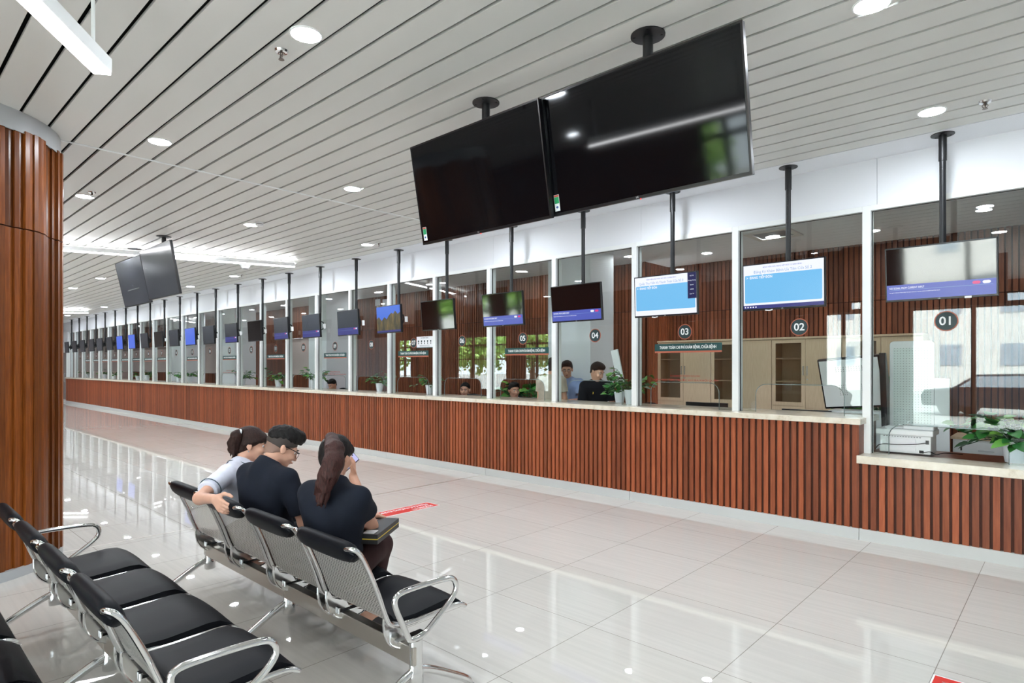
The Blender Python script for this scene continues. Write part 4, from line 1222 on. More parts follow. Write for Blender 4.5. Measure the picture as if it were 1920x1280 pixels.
def person(name_label, group, J, look, res=0.008):
    """J joints in world metres; look: materials and options"""
    t = thing('person', name_label, 'person', tuple(J['origin']), 0, group)
    org = np.array(J['origin'], float)
    g = {k: (np.array(v, float) - org) for k, v in J.items() if k not in ('fwd', 'hf', 'hu', 'origin', 'up')}
    T = frame_from(J['fwd'], J.get('up', (0, 0, 1)))
    H = frame_from(J['hf'], J['hu'])
    b = look.get('build', 1.0); male = look.get('male', True); hs = look.get('hs', 1.0)
    def torso(inf=0.0, low=True):
        P = [ell(g['pel'], np.array([.165 * b, .115 * b, .11]) + inf, T, 0.06), ell((g['pel'] + g['chest']) / 2, np.array([.140 * b, .100 * b, .13]) + inf, T, 0.06),
             ell(g['chest'], np.array([.160 * b, .105 * b, .15]) + inf, T, 0.06)]
        up = (g['neck'] - g['chest'])
        for s in ('L', 'R'):
            P.append(cap(g['neck'] - up * 0.12 - (g['neck'] - g['sh' + s]) * 0.25, g['sh' + s], 0.050 + inf * .8, 0.046 * (b * .5 + .5) + inf * .8, 0.045))
        e0 = g['shL'] * .84 + g['shR'] * .16; e1 = g['shR'] * .84 + g['shL'] * .16; dn = up / np.linalg.norm(up) * -.045
        P.append(cap(e0 + dn, e1 + dn, .072 * (b * .5 + .5) + inf, .072 * (b * .5 + .5) + inf, .05))
        if not male: P.append(ell(g['chest'] + T @ np.array([0, .06, -.02]), np.array([.120, .062, .07]) + inf, T, 0.04))
        return P
    limb = b * .5 + .5
    body = torso()
    hc = g['head']
    body.append(cap(g['neck'] - (g['neck'] - g['chest']) * 0.15, hc + H @ np.array([0, -0.03, -0.045]) * hs, 0.058 if male else 0.05, 0.052 if male else 0.045, 0.03))
    body += head_prims(hc, H, hs, male)
    for s in 'LR':
        body += [cap(g['sh' + s], g['el' + s], .046 * limb, .038 * limb, .03), cap(g['el' + s], g['wr' + s], .039 * limb, .026, .02)]
        hd = look.get('hand' + s)
        if hd: body += hand_prims(g['wr' + s], hd[0], hd[1], hd[2], *hd[3:])
        else:
            d = g['wr' + s] - g['el' + s]
            body += hand_prims(g['wr' + s], d, T @ np.array([0, 0, -1.0]) if abs(d[2]) < .2 else T @ np.array([-1.0 if s == 'R' else 1.0, 0, 0]), 1 if s == 'R' else -1)
        body += [cap(g['hip' + s], g['kn' + s], .082 * limb, .056 * limb, .04), cap(g['kn' + s], g['an' + s], .056 * limb, .036, .03), cap(g['an' + s], g['toe' + s], .038, .026, .03)]
    link('body', sdf_mesh('body', body, res), look['skin'], t)
    # shirt
    inf = 0.014
    sh = torso(inf)
    sl = look.get('sleeve', 0.62)
    cuffs = []
    for s in 'LR':
        a, e, w_ = g['sh' + s], g['el' + s], g['wr' + s]
        if sl <= 1:
            q = a + (e - a) * sl; dn = (e - a) / np.linalg.norm(e - a)
            sh.append(cap(a, a + (e - a) * (sl + .15), .048 * limb + inf, .048 * limb + inf + .006, .025, [(q, dn)])); cuffs.append((q, dn, .052 * limb + inf))
        else:
            q = e + (w_ - e) * (sl - 1); dn = (w_ - e) / np.linalg.norm(w_ - e)
            sh.append(cap(a, e, .052 * limb + inf, .042 * limb + inf, .03)); sh.append(cap(e, w_, .042 * limb + inf, .032 + inf, .02, [(q, dn)])); cuffs.append((q, dn, .034 + inf))
    nk = g['neck'] + (g['neck'] - g['chest']) / np.linalg.norm(g['neck'] - g['chest']) * look.get('neckrise', 0.012)
    upn = (hc - g['neck']); upn = upn / np.linalg.norm(upn)
    cuts = []
    nb_ = [cap(g['neck'] - upn * 0.05, nk + upn * 0.0, .056 + inf if male else .048 + inf, .058 + inf * .5 if male else .048 + inf * .5, .05, [(nk, upn)])]
    sh += nb_
    so = link('shirt', sdf_mesh('shirt', sh, res, cuts, look.get('wrinkle', (0.0034, 21))), look['shirt'], t)
    # trousers
    tr = [ell(g['pel'] - np.array([0, 0, .02]), np.array([.172 * b, .122 * b, .115]), T, .05)]
    for s in 'LR':
        q = g['an' + s] + (g['kn' + s] - g['an' + s]) * 0.12; dn = (g['an' + s] - g['kn' + s]); dn = dn / np.linalg.norm(dn)
        tr += [cap(g['hip' + s], g['kn' + s], .096 * limb, .074 * limb, .04), cap(g['kn' + s], g['an' + s], .074 * limb, .056, .03, [(q, dn)])]
    link('trousers', sdf_mesh('trousers', tr, res, (), (0.0025, 22)), look['pants'], t)
    for s in 'LR':
        d = g['toe' + s] - g['an' + s]
        sole = [cap(g['an' + s] + np.array([0, 0, -.03]) - d * .12, g['toe' + s] + d * .1, .046, .036, .02, [((0, 0, -org[2] + 0.002), (0, 0, -1))])]
        link('shoe', sdf_mesh('shoe', sole, 0.008), M['shoe'], t)
    # face details
    def w(x, y, z): return tuple(hc + H @ (np.array([x, y, z]) * hs))
    for sx in (-1, 1):
        e = link('eye', MB().sphere((0, 0, 0), 0.0098 * hs, 12, 8).mesh('eye', 80), M['eye'], t, loc=w(sx * .029, .0762, .003))
        ip = Vector(H @ np.array([0, .0060, -.002])) * hs
        link('iris', MB().sphere((0, 0, 0), 0.0060 * hs, 10, 6).mesh('iris', 80), M['iris'], e, loc=ip)
        bm_ = MB().tube([w(sx * .014, .094, .023), w(sx * .03, .094, .028), w(sx * .048, .082, .022)], 0.0035 * hs, 6)
        obj('eyebrow', bm_, look['hair'], t, 60)
    obj('lips', MB().tube([w(-.022, .0925, -.062), w(-.008, .1, -.0605), w(.008, .1, -.0605), w(.022, .0925, -.062)], 0.005 * hs, 8, radii=[.002, .0055, .0055, .002]), M['lips'], t, 60)
    style = look.get('style', 'short')
    def hw(x, y, z): return hc + H @ (np.array([x, y, z]) * hs)
    if style == 'fade':
        link('stubble', sdf_mesh('stubble', hair_cap(hc, H, hs, .0028, (0, .055, .018), (0, .55, -.83)), min(res, .006)), M['hair_stubble'], t)
        link('shaved_sides', sdf_mesh('shaved_sides', hair_cap(hc, H, hs, .0052, (0, .064, .036), (0, .40, -.92)), min(res, .006), [(hw(0, -.05, -.005), H @ np.array([0, -.12, -.99]))]), M['hair_fade'], t)
        ex = [ell(hw(0, -.014, .075), np.array([.080, .108, .068]) * hs, H, .02), ell(hw(0, .062, .098), np.array([.062, .046, .036]) * hs, H, .03), ell(hw(0, -.075, .055), np.array([.062, .042, .05]) * hs, H, .03), ell(hw(.02, .02, .128), np.array([.05, .07, .022]) * hs, H, .03)]
        link('hair', sdf_mesh('hair', ex, min(res, .005), [(hw(0, -.03, .040), H @ np.array([0, .18, -.98]))], (0.0024, 130)), look['hair'], t)
    else:
        ex = []
        if style == 'short':
            ex = [ell(hw(0, .010, .092), np.array([.070, .082, .038]) * hs, H, .03)]
            P = hair_cap(hc, H, hs, .009, (0, .066, .064), (0, .66, -.75), ex)
        elif style == 'crop':
            P = hair_cap(hc, H, hs, .005, (0, .066, .064), (0, .66, -.75))
        else:
            fr = ell(hw(0, .062, .05), np.array([.062, .038, .040]) * hs, H, .02)
            P = hair_cap(hc, H, hs, .009, (0, .066, .032), (0, .62, -.78), [fr, ell(hw(0, -.06, .0), np.array([.062, .050, .072]) * hs, H, .03)])
            for sx in (-1, 1): P.append(cap(hw(sx * .072, .03, .03), hw(sx * .068, -.03, .0), .012 * hs, .018 * hs, .02))
        ho = link('hair', sdf_mesh('hair', P, min(res, .006), (), (0.0012, 110)), look['hair'], t)
        if 'tail' in look:
            tl = []
            pts = [np.array(q, float) - org for q, r in look['tail']]; rs = [r for q, r in look['tail']]
            for i in range(len(pts) - 1): tl.append(cap(pts[i], pts[i + 1], rs[i], rs[i + 1], .02))
            rnd = random.Random(5)
            for _ in range(look.get('strands', 10)):
                o1 = np.array([rnd.uniform(-1, 1), rnd.uniform(-.6, .6), rnd.uniform(-.3, .3)])
                i = rnd.randrange(1, len(pts) - 1)
                tl.append(cap(pts[i] + o1 * rs[i] * .8, pts[-1] + o1 * rs[-2] * 1.0 + np.array([0, 0, -rnd.uniform(0, .05)]), rs[i] * .35, .004, .01))
            to = link('ponytail', sdf_mesh('ponytail', tl, .005, (), (0.0022, 95)), look.get('tailmat', look['hair']), t)
            if look.get('tie'):
                q = np.array(look['tie'][0]) - org
                obj('hair_tie', MB().tube([q + look['tie'][1] * (math.cos(a) * np.array([1, 0, 0]) * .7 + math.sin(a) * np.array([0, .3, 1])) for a in [2 * PI * i / 14 for i in range(14)]], .009, 8, closed=True), look['tie'][2], to, 60)
    return t, g, H, hc, cuffs, T

def seated(px_, py_, pz=0.53, **kw): return kw

# ---------------------------------------------------------------- three people on the front bench
def A(px, py, y): return tuple(atY(px, py, y))
seatg = 'people sitting on the front bench'
J = dict(origin=(-4.28, 1.84, 0.0), fwd=(.8, .6, 0), hf=(.45, .86, -.22), hu=(.05, .2, 1), pel=(-4.28, 1.84, .53), chest=(-4.21, 1.79, .765), neck=(-4.175, 1.80, .925), head=(-4.215, 1.885, 1.055),
         shR=(-4.06, 1.655, .90), elR=(-3.89, 1.425, .80), wrR=(-3.66, 1.425, .83), shL=(-4.27, 1.93, .90), elL=(-4.18, 2.1, .70), wrL=(-4.0, 2.22, .62),
         hipR=(-4.20, 1.80, .52), knR=(-4.05, 2.2, .52), anR=(-4.06, 2.16, .10), toeR=(-4.02, 2.34, .045), hipL=(-4.36, 1.87, .52), knL=(-4.22, 2.26, .52), anL=(-4.24, 2.22, .10), toeL=(-4.2, 2.4, .045))
tp = [(A(450, 809, 1.80), .022), (A(444, 816, 1.775), .034), (A(438, 830, 1.765), .036), (A(437, 842, 1.765), .03), (A(438, 853, 1.77), .010)]
t, g, H, hc, cuffs, T = person('woman in a white polo shirt with a ponytail, arm over the bench back', seatg, J,
    dict(skin=M['skin'], shirt=M['white_cloth'], pants=M['denim'], hair=M['hair_brown'], male=False, style='pony', tail=tp, tie=(A(449, 812, 1.79), .02, M['white_plastic']), hs=.99, build=.90, sleeve=.72,
         handR=((.86, .08, -.36), (0, 1, -.2), 1, (.35, .45, .5, .5), .5), neckrise=.02), 0.006)
for q, dn, r in cuffs[1:]:
    u = np.cross(dn, [0, 0, 1]); u /= np.linalg.norm(u); v = np.cross(dn, u)
    for off, nm in ((.03, 'sleeve_piping'),):
        obj(nm, MB().tube([q - dn * off + (u * math.cos(a) + v * math.sin(a)) * (r + .0055) for a in [2 * PI * i / 20 for i in range(20)]], .003, 6, closed=True), M['piping'], t, 60)
nk = g['neck']; upn = (hc - nk) / np.linalg.norm(hc - nk)
u = np.cross(upn, [1, 0, 0]); u /= np.linalg.norm(u); v = np.cross(upn, u)
cr = MB()
for z, r in ((-.004, .078), (.022, .066), (.034, .060)):
    pass
n = 24
prof = [(-.022, .094), (.004, .080), (.030, .066), (.034, .0625), (.030, .060), (.0, .064)]
vs = []
for z, r in prof:
    for k in range(n):
        a = 2 * PI * k / n; vs.append(nk + upn * z + (u * math.cos(a) + v * math.sin(a)) * r)
fs = [(i * n + k, i * n + (k + 1) % n, (i + 1) * n + (k + 1) % n, (i + 1) * n + k) for i in range(len(prof) - 1) for k in range(n)]
cr.add(vs, fs)
obj('collar', cr, M['white_cloth'], t, 60)
obj('collar_piping', MB().tube([nk + upn * -.012 + (u * math.cos(a) + v * math.sin(a)) * .0905 for a in [2 * PI * i / 24 for i in range(24)]], .0028, 6, closed=True), M['piping'], t, 60)
ea = hc + H @ np.array([.082, -.004, -.045]); obj('earring', MB().sphere(ea, .005, 8, 6), M['handle'], t, 60)

J = dict(origin=(-3.72, 1.80, 0.0), fwd=(-.22, .97, 0), hf=(.24, .84, -.48), hu=(.08, .42, .9), pel=(-3.72, 1.80, .53), chest=(-3.70, 1.735, .785), neck=(-3.71, 1.765, .985), head=(-3.725, 1.865, 1.075),
         shR=(-3.515, 1.79, .92), elR=(-3.45, 1.87, .645), wrR=(-3.56, 2.09, .63), shL=(-3.87, 1.71, .92), elL=(-3.97, 1.82, .65), wrL=(-3.80, 2.06, .64),
         hipR=(-3.62, 1.82, .52), knR=(-3.60, 2.24, .53), anR=(-3.60, 2.2, .10), toeR=(-3.57, 2.4, .045), hipL=(-3.82, 1.80, .52), knL=(-3.86, 2.22, .53), anL=(-3.86, 2.18, .10), toeL=(-3.86, 2.4, .045))
t, g, H, hc, cuffs, T = person('man in a dark navy shirt and glasses, short hair shaved at the sides', seatg, J,
    dict(skin=M['skin'], shirt=M['navy'], pants=M['black_cloth'], hair=M['hair_black'], male=True, style='fade', hs=.98, build=1.02, sleeve=.80), 0.006)
def hw(x, y, z, s=.98): return tuple(hc + H @ (np.array([x, y, z]) * s))
gl = MB()
for sx in (-1, 1):
    gl.tube([hw(sx * .083, -.022, .010), hw(sx * .082, .0, .016), hw(sx * .077, .06, .014), hw(sx * .068, .098, .012)], .0028, 6)
    gl.tube([hw(sx * .036 + .029 * math.cos(a), .106 - .006 * abs(math.cos(a)), -.004 + .020 * math.sin(a)) for a in [2 * PI * i / 16 for i in range(16)]], .0014, 6, closed=True)
    gl.tube([hw(sx * .064, .099, .012), hw(sx * .036, .106, .017), hw(sx * .009, .108, .012)], .0034, 6)
gl.tube([hw(-.009, .108, .008), hw(0, .111, .010), hw(.009, .108, .008)], .002, 6)
obj('glasses', gl, M['black_plastic'], t, 60)

J = dict(origin=(-2.99, 1.80, 0.0), fwd=(-.22, .97, 0), hf=(-.30, .90, -.32), hu=(-.12, .3, .95), pel=(-2.99, 1.80, .53), chest=(-2.94, 1.765, .785), neck=(-2.955, 1.785, .965), head=(-3.045, 1.845, 1.095),
         shR=(-2.765, 1.80, .905), elR=(-2.895, 1.965, .705), wrR=A(662, 893, 2.05), shL=(-3.105, 1.72, .90), elL=(-3.21, 1.87, .69), wrL=(-3.10, 2.06, .705),
         hipR=(-2.88, 1.83, .52), knR=(-3.09, 2.16, .52), anR=(-3.11, 2.08, .10), toeR=(-3.14, 2.28, .045), hipL=(-3.10, 1.80, .52), knL=(-3.28, 2.14, .52), anL=(-3.31, 2.07, .10), toeL=(-3.34, 2.27, .045))
tp = [(A(621, 822, 1.765), .036), (A(627, 842, 1.715), .046), (A(626, 866, 1.68), .052), (A(616, 890, 1.655), .05), (A(608, 910, 1.64), .04), (A(601, 931, 1.632), .010)]
t, g, H, hc, cuffs, T = person('woman in a dark shirt with a long reddish ponytail, phone in hand', seatg, J,
    dict(skin=M['skin_tan'], shirt=M['navy'], pants=M['maroon'], hair=M['hair_black'], tailmat=M['hair_maroon'], male=False, style='pony', tail=tp, strands=30, hs=.95, build=1.10, sleeve=.46,
         handR=((-.35, .25, .9), (-.5, -.8, .1), 1, (.6, .6, .65, .7), .6)), 0.006)

# phone and box
ph = thing('smartphone', 'smartphone with a lit screen held up by the ponytailed woman', 'phone', A(653, 868, 2.08))
zz = Vector((.30, -.62, .42)).normalized(); yy = Vector((.45, .35, .75)); yy = (yy - zz * yy.dot(zz)).normalized(); xx = yy.cross(zz)
ph.rotation_euler = Matrix((xx, yy, zz)).transposed().to_euler()
obj('case', MB().box(-.034, .034, -.066, .066, -.008, 0), M['black_plastic'], ph, bevel=.004)
obj('screen', MB().box(-.031, .031, -.063, .063, 0, .0008), M['exit_green'], ph)
bx = thing('black_box', 'flat black box with a yellow edge on the lap of the ponytailed woman', 'box', (-2.74, 1.905, .645), math.atan2(.82, -.573))
obj('tray', MB().box(0, .36, 0, .28, 0, .024), M['box_black'], bx, bevel=.0015)
obj('edge_band', MB().box(.001, .359, .001, .279, .024, .029), M['yellow'], bx)
lid = obj('lid', MB().box(0, .36, 0, .28, .029, .053), M['box_black'], bx, bevel=.0015)
obj('sticker', MB().box(.012, .085, .025, .09, .0531, .0537), M['paper'], lid)
em_ = MB()
for r in (.016, .021):
    em_.tube([(.17 + r * math.cos(a), .15 + r * math.sin(a), .0535) for a in [2 * PI * i / 20 for i in range(20)]], .0012, 5, closed=True)
em_.tube([(.17 + .021, .15, .0535), (.17, .15, .0535)], .0012, 5)
obj('emblem', em_, M['sign_white'], lid)
pq = atY(672, 975, 1.99)
pb = link('crumpled_paper', sdf_mesh('crumpled_paper', [ell((0, 0, 0), (.05, .03, .022), None, .02), ell((.02, .01, .012), (.028, .024, .02), None, .01), ell((-.025, .0, .014), (.02, .022, .018), None, .01)], .005, [((0, 0, -.018), (0, 0, -1))], (.004, 90)), M['paper'], None, (pq.x, pq.y, .718))
tag(pb, 'crumpled white paper on the black box between arm and shirt', 'paper')

# ---------------------------------------------------------------- office chairs and staff
def chair_mesh_parts(t):
    b = MB(); n = 12
    pts = []
    for i in range(n + 1):
        a = PI * i / n; pts.append((.23 * math.cos(a), .30 + .30 * math.sin(a) ** .7))
    pts += [(-.20, .05), (.20, .05)]
    obj('backrest', MB().prism(pts, 0, .05, lambda a, q, h: (a, .22 + h + .06 * (q - .3), .48 + q)), M['leather'], t, 50, .012)
    obj('seat', MB().box(-.24, .24, -.24, .22, .44, .50), M['leather'], t, bevel=.02)
    obj('column', MB().lathe([(.03, .10), (.03, .44)], 14), M['chrome'], t, 40)
    for k in range(5):
        a = 2 * PI * k / 5
        l = obj('base_leg', MB().tube([(0, 0, .12), (.26 * math.cos(a), .26 * math.sin(a), .075)], .018, 8), M['black_plastic'], t, 40)
        obj('caster', MB().sphere((.26 * math.cos(a), .26 * math.sin(a), .032), .031, 12, 8), M['black_plastic'], l, 60)
chair0 = None
def office_chair(x, y, rz, label):
    global chair0
    if chair0 is None:
        chair0 = thing('office_chair', label, 'chair', (x, y, 0), rz, 'office chairs behind the counter'); chair_mesh_parts(chair0); return chair0
    c = copy_tree(chair0); c.location = (x, y, 0); c.rotation_euler = (0, 0, rz); c['label'] = label; return c
p = atY(1232, 730, 7.55)
office_chair(p.x - .12, 7.55, 0.5, 'dark office chair back beside the plant at window 03')

stg = 'staff behind the counter windows'
def sit(px, top_py, Y, fdir, hdir, label, look, res=.009, tilt=(0, 0, 1)):
    q = atY(px, top_py, Y)
    f = Vector((fdir[0], fdir[1], 0)).normalized(); r = Vector((f.y, -f.x, 0))
    hz = q.z - .125
    head = Vector((q.x, q.y, hz))
    neck = head - f * .05 - Vector((0, 0, .145)); chest = neck - f * .0 - Vector((0, 0, .19)); pel = chest - f * .06 - Vector((0, 0, .25))
    zs = pel.z
    def P(b, a=0, c=0, z=0): return tuple(b + r * a + f * c + Vector((0, 0, z)))
    J = dict(origin=(pel.x, pel.y, 0), fwd=tuple(f), hf=hdir, hu=tilt, pel=tuple(pel), chest=tuple(chest), neck=tuple(neck), head=tuple(head))
    for s, sg in (('R', 1), ('L', -1)):
        J['sh' + s] = P(neck, .185 * sg, 0, -.055); J['el' + s] = P(neck, .235 * sg, .10, -.30); J['wr' + s] = P(neck, .10 * sg, .33, -.27)
        J['hip' + s] = P(pel, .09 * sg); kz = min(zs, .52)
        J['kn' + s] = tuple(Vector(P(pel, .11 * sg, .40)[:2] + (kz,))); J['an' + s] = tuple(Vector(P(pel, .11 * sg, .38)[:2] + (.10,))); J['toe' + s] = tuple(Vector(P(pel, .12 * sg, .58)[:2] + (.045,)))
    office_chair(pel.x - f.x * .02, pel.y - f.y * .02, math.atan2(-f.y, -f.x) - PI / 2, 'office chair under the ' + label.split(',')[0])
    return person(label, stg, J, look, res)
def stand(px, top_py, Y, fdir, hdir, label, look, arms=None, res=.009, tilt=(0, 0, 1), lean=0.04):
    q = atY(px, top_py, Y); h = q.z
    f = Vector((fdir[0], fdir[1], 0)).normalized(); r = Vector((f.y, -f.x, 0))
    head = Vector((q.x, q.y, h - .125))
    neck = head - f * .05 - Vector((0, 0, .145)); chest = neck - f * lean - Vector((0, 0, .19)); pel = chest - f * lean - Vector((0, 0, chest.z - .54 * h))
    def P(b, a=0, c=0, z=0): return tuple(b + r * a + f * c + Vector((0, 0, z)))
    J = dict(origin=(pel.x, pel.y, 0), fwd=tuple(f), hf=hdir, hu=tilt, pel=tuple(pel), chest=tuple(chest), neck=tuple(neck), head=tuple(head))
    for s, sg in (('R', 1), ('L', -1)):
        J['sh' + s] = P(neck, .19 * sg, 0, -.055)
        e, w = (arms or {}).get(s, ((.24, .04, -.34), (.20, .22, -.50)))
        J['el' + s] = P(neck, e[0] * sg, e[1], e[2]); J['wr' + s] = P(neck, w[0] * sg, w[1], w[2])
        J['hip' + s] = P(pel, .09 * sg); J['kn' + s] = tuple(Vector(P(pel, .10 * sg, .02)[:2] + (.28 * h,))); J['an' + s] = tuple(Vector(P(pel, .10 * sg, 0)[:2] + (.085,))); J['toe' + s] = tuple(Vector(P(pel, .12 * sg, .17)[:2] + (.04,)))
    return person(label, stg, J, look, res)
dk_ = dict(skin=M['skin_tan'], pants=M['denim'], hair=M['hair_black'])
sit(623, 711, 7.62, (.35, -1), (.25, -.85, -.45), 'dark haired clerk with bowed head behind window 09, white shirt', dict(dk_, shirt=M['white_cloth'], style='short', hs=1.05), tilt=(0, -.3, 1))
sit(872, 717.5, 7.65, (.45, -1), (.5, -.85, -.12), 'clerk with cropped hair behind window 06, only the face above the counter', dict(dk_, shirt=M['white_cloth'], style='crop', hs=1.12))
sit(964, 718, 7.65, (.55, -.8), (.98, -.45, -.05), 'clerk in a white shirt behind window 05, face turned right', dict(dk_, shirt=M['white_cloth'], style='short', hs=1.12))
fold = {'R': ((.22, .02, -.33), (.08, .24, -.33)), 'L': ((.22, .02, -.33), (.08, .24, -.33))}
stand(1037, 672, 7.14, (-.1, 1), (-.25, 1, -.15), 'standing man in a beige shirt seen from behind, split by the mullion', dict(dk_, shirt=M['beige_cloth'], hair=M['hair_grey'], style='short', build=1.12, hs=1.08), fold)
stand(1063, 677, 7.46, (.2, -1), (.55, -.8, -.25), 'standing man in a pale blue shirt with glasses behind window 04', dict(dk_, shirt=M['blue_cloth'], style='short', hs=1.05), fold)
t, g, H, hc, cuffs, T = stand(1120, 680, 7.25, (.55, -.5), (.88, -.1, -.42), 'standing young man in a black T-shirt looking down behind window 04', dict(dk_, shirt=M['black_cloth'], skin=M['skin'], style='short', sleeve=.8, hs=1.05), fold, tilt=(.4, 0, 1), res=.008)
e = g['chest'] + T @ np.array([.07, .128, .03])
obj('shirt_emblem', MB().tube([e + np.array([0, 0, .012]), e + np.array([.006, -.004, 0]), e + np.array([-.004, .0, -.014])], .006, 6), M['yellow'], t, 60)
# glasses of the man in pale blue
for o in bpy.data.objects:
    if o.get('label', '').startswith('standing man in a pale blue'): bl_man = o
q = atY(1063, 677, 7.46)
f = Vector((.55, -.8, -.25)).normalized(); r = Vector((f.y, -f.x, 0)).normalized(); hd = Vector((q.x, q.y, q.z - .125)) - Vector(bl_man.location)
g2 = MB()
for sg in (-1, 1):
    c = hd + f * .108 + r * (.032 * sg) + Vector((0, 0, .003))
    g2.tube([c + r * (.024 * math.cos(a)) + Vector((0, 0, .018 * math.sin(a))) for a in [2 * PI * i / 12 for i in range(12)]], .002, 5, closed=True)
    g2.tube([hd + f * .10 + r * (.06 * sg), hd + r * (.082 * sg) + Vector((0, 0, .012))], .002, 5)
obj('glasses', g2, M['black_plastic'], bl_man, 60)

# ---------------------------------------------------------------- computer monitors on the staff desk
for pl_, pr_, py_, lab in [(1465, 1558, 768, 'dark computer monitor top peeking over the counter at window 02'), (1285, 1363, 754.5, 'dark computer monitor top peeking over the counter at window 03'),
                           (973, 1014, 745, 'dark computer monitor top beside the clerk at window 05'), (875, 910, 739.5, 'dark computer monitor top before the clerk at window 06')]:
    a, b = atY(pl_, py_, 7.12), atY(pr_, py_, 7.12)
    zt = min((a.z + b.z) / 2, 1.16); w = b.x - a.x
    t = thing('computer_monitor', lab, 'computer monitor', ((a.x + b.x) / 2, 7.14, 0.75), 0, 'computer monitors on the staff desk')
    obj('housing', MB().box(-w / 2, w / 2, -.012, .02, zt - .75 - .30, zt - .75), M['black_plastic'], t, bevel=.004)
    obj('screen', MB().box(-w / 2 + .01, w / 2 - .01, .02, .022, zt - .75 - .285, zt - .76), M['screen_off'], t)
    obj('stand', MB().box(-.025, .025, -.03, -.012, 0.01, .22), M['black_plastic'], t)
    obj('base', MB().box(-.11, .11, -.09, .09, 0, .012), M['black_plastic'], t, bevel=.003)

# ---------------------------------------------------------------- potted plants
LEAF = [(0, 0), (.30, -.10), (.46, .16), (.40, .48), (.22, .78), (0, 1.0)]
def leaf(m, p, d, nrm, s, tone, fold=.25):
    d = d.normalized(); x = d.cross(nrm).normalized(); n = x.cross(d).normalized()
    mid = [p + d * (s * q) - n * (s * .18 * q * q) for q in (0, .16, .48, .78, 1.0)]
    vs = list(mid); 
    for sg in (-1, 1):
        for (u, v) in LEAF[1:5]:
            vs.append(p + x * (sg * u * s) + d * (v * s) + n * (s * fold * u - s * .18 * v * v))
    fs = []
    for sg in (0, 1):
        o = 5 + 4 * sg
        f = [(0, o, o + 1, 1), (1, o + 1, o + 2, 2), (2, o + 2, o + 3, 3), (3, o + 3, 4)]
        fs += f if sg else [q[::-1] for q in f]
    m.add(vs, fs, tone)
def plant(x, y, z, label, seed=1, s=1.0, nst=16, pot=True, spread=1.0, nl=5, pot_h=.16, droop=.5, group='potted pothos plants on the counter'):
    rnd = random.Random(seed)
    t = thing('potted_plant', label, 'plant', (x, y, z), 0, group)
    if pot:
        obj('pot', MB().lathe([(.055 * s, 0), (.078 * s, pot_h * s), (.082 * s, pot_h * s), (.082 * s, (pot_h - .02) * s)][:3] + [(.072 * s, pot_h * s), (.070 * s, (pot_h - .02) * s)], 28), M['pot_white'], t, 40)
        obj('soil', MB().lathe([(.071 * s, (pot_h - .025) * s), (.001, (pot_h - .018) * s)], 20), M['soil'], t, 60)
    lf, st = MB(), MB()
    base = Vector((0, 0, (pot_h - .02) * s))
    for i in range(nst):
        a = rnd.uniform(0, 2 * PI); ln = rnd.uniform(.12, .30) * s; up = rnd.uniform(.3, 2.2)
        d = Vector((math.cos(a) * spread, math.sin(a) * spread * .8, up)).normalized()
        p = base + Vector((math.cos(a), math.sin(a), 0)) * .03 * s; path = [p.copy()]
        for q in range(5):
            p = p + d * ln / 5; d = (d + Vector((0, 0, -droop * rnd.uniform(.2, .6)))).normalized(); 
            p.z = max(p.z, .015 * s); path.append(p.copy())
        st.tube(path, .0028 * s, 5)
        for q in range(1, nl + 1):
            b = path[min(1 + q, 5)]
            aa = a + rnd.uniform(-1.2, 1.2); dd = Vector((math.cos(aa), math.sin(aa), rnd.uniform(-.5, .5)))
            nn = Vector((rnd.uniform(-.4, .4), rnd.uniform(-.7, .2), 1)).normalized()
            e = b + dd * .03 * s; st.tube([b, e], .002 * s, 4)
            leaf(lf, e, dd, nn, rnd.uniform(.05, .088) * s, rnd.random())
    lf_o = obj('foliage', lf, M['leaf'], t, 70); obj('stems', st, M['leaf'], t, 60)
    return t
q = atY(1900, 866, 6.72)
plant(q.x + .02, 6.72, .78, 'large pothos in a white pot on the low desk under window 01', 3, 1.4, 36, nl=5, spread=1.1, pot_h=.13)
for px, Y, lab, sd, s, ns in [(1183, 6.76, 'pothos in a white pot at the mullion left of window 03', 5, 1.15, 18), (1162, 6.95, 'darker pothos just left of the plant at window 03', 8, 1.0, 12),
    (806, 6.72, 'pothos in a white pot at the mullion between windows 06 and 07', 9, 1.0, 16), (712, 6.80, 'pothos at the right side of window 08', 12, 1.0, 14), (590, 6.75, 'pothos at the mullion between windows 09 and 10', 14, 1.15, 18),
    (522, 6.80, 'pothos at the right side of window 11', 15, 1.1, 14), (455, 6.75, 'pothos at the left side of window 12', 16, 1.0, 14), (356, 6.75, 'pothos at the left side of window 15', 18, 1.05, 16), (334, 6.75, 'pothos at the right side of window 16', 19, .9, 12),
    (276, 6.8, 'far pothos at the right side of window 18', 20, 1.1, 14), (258, 6.8, 'far pothos at the right side of window 19', 21, .9, 10), (214, 6.8, 'far pothos at the right side of window 21', 22, 1.1, 12), (197, 6.8, 'far pothos at the right side of window 22', 23, 1.0, 12), (165, 6.8, 'small far pothos near the end of the counter', 24, 1.0, 12)]:
    p = atY(px, 740, Y); plant(p.x, Y, 1.115, lab, sd, s, ns)
p = atY(992, 735, 8.65)
plant(p.x, 8.65, .0, 'leafy floor plant behind the clerk at window 05', 31, 2.6, 34, nl=5, pot_h=.24, droop=.18, spread=.5, group='floor plants in the office')
p = atY(1660, 760, 8.5)
plant(p.x, 8.5, 0, 'tall floor plant between the kiosk and the dotted board', 33, 2.6, 40, nl=5, pot_h=.30, droop=.12, spread=.22, group='floor plants in the office')

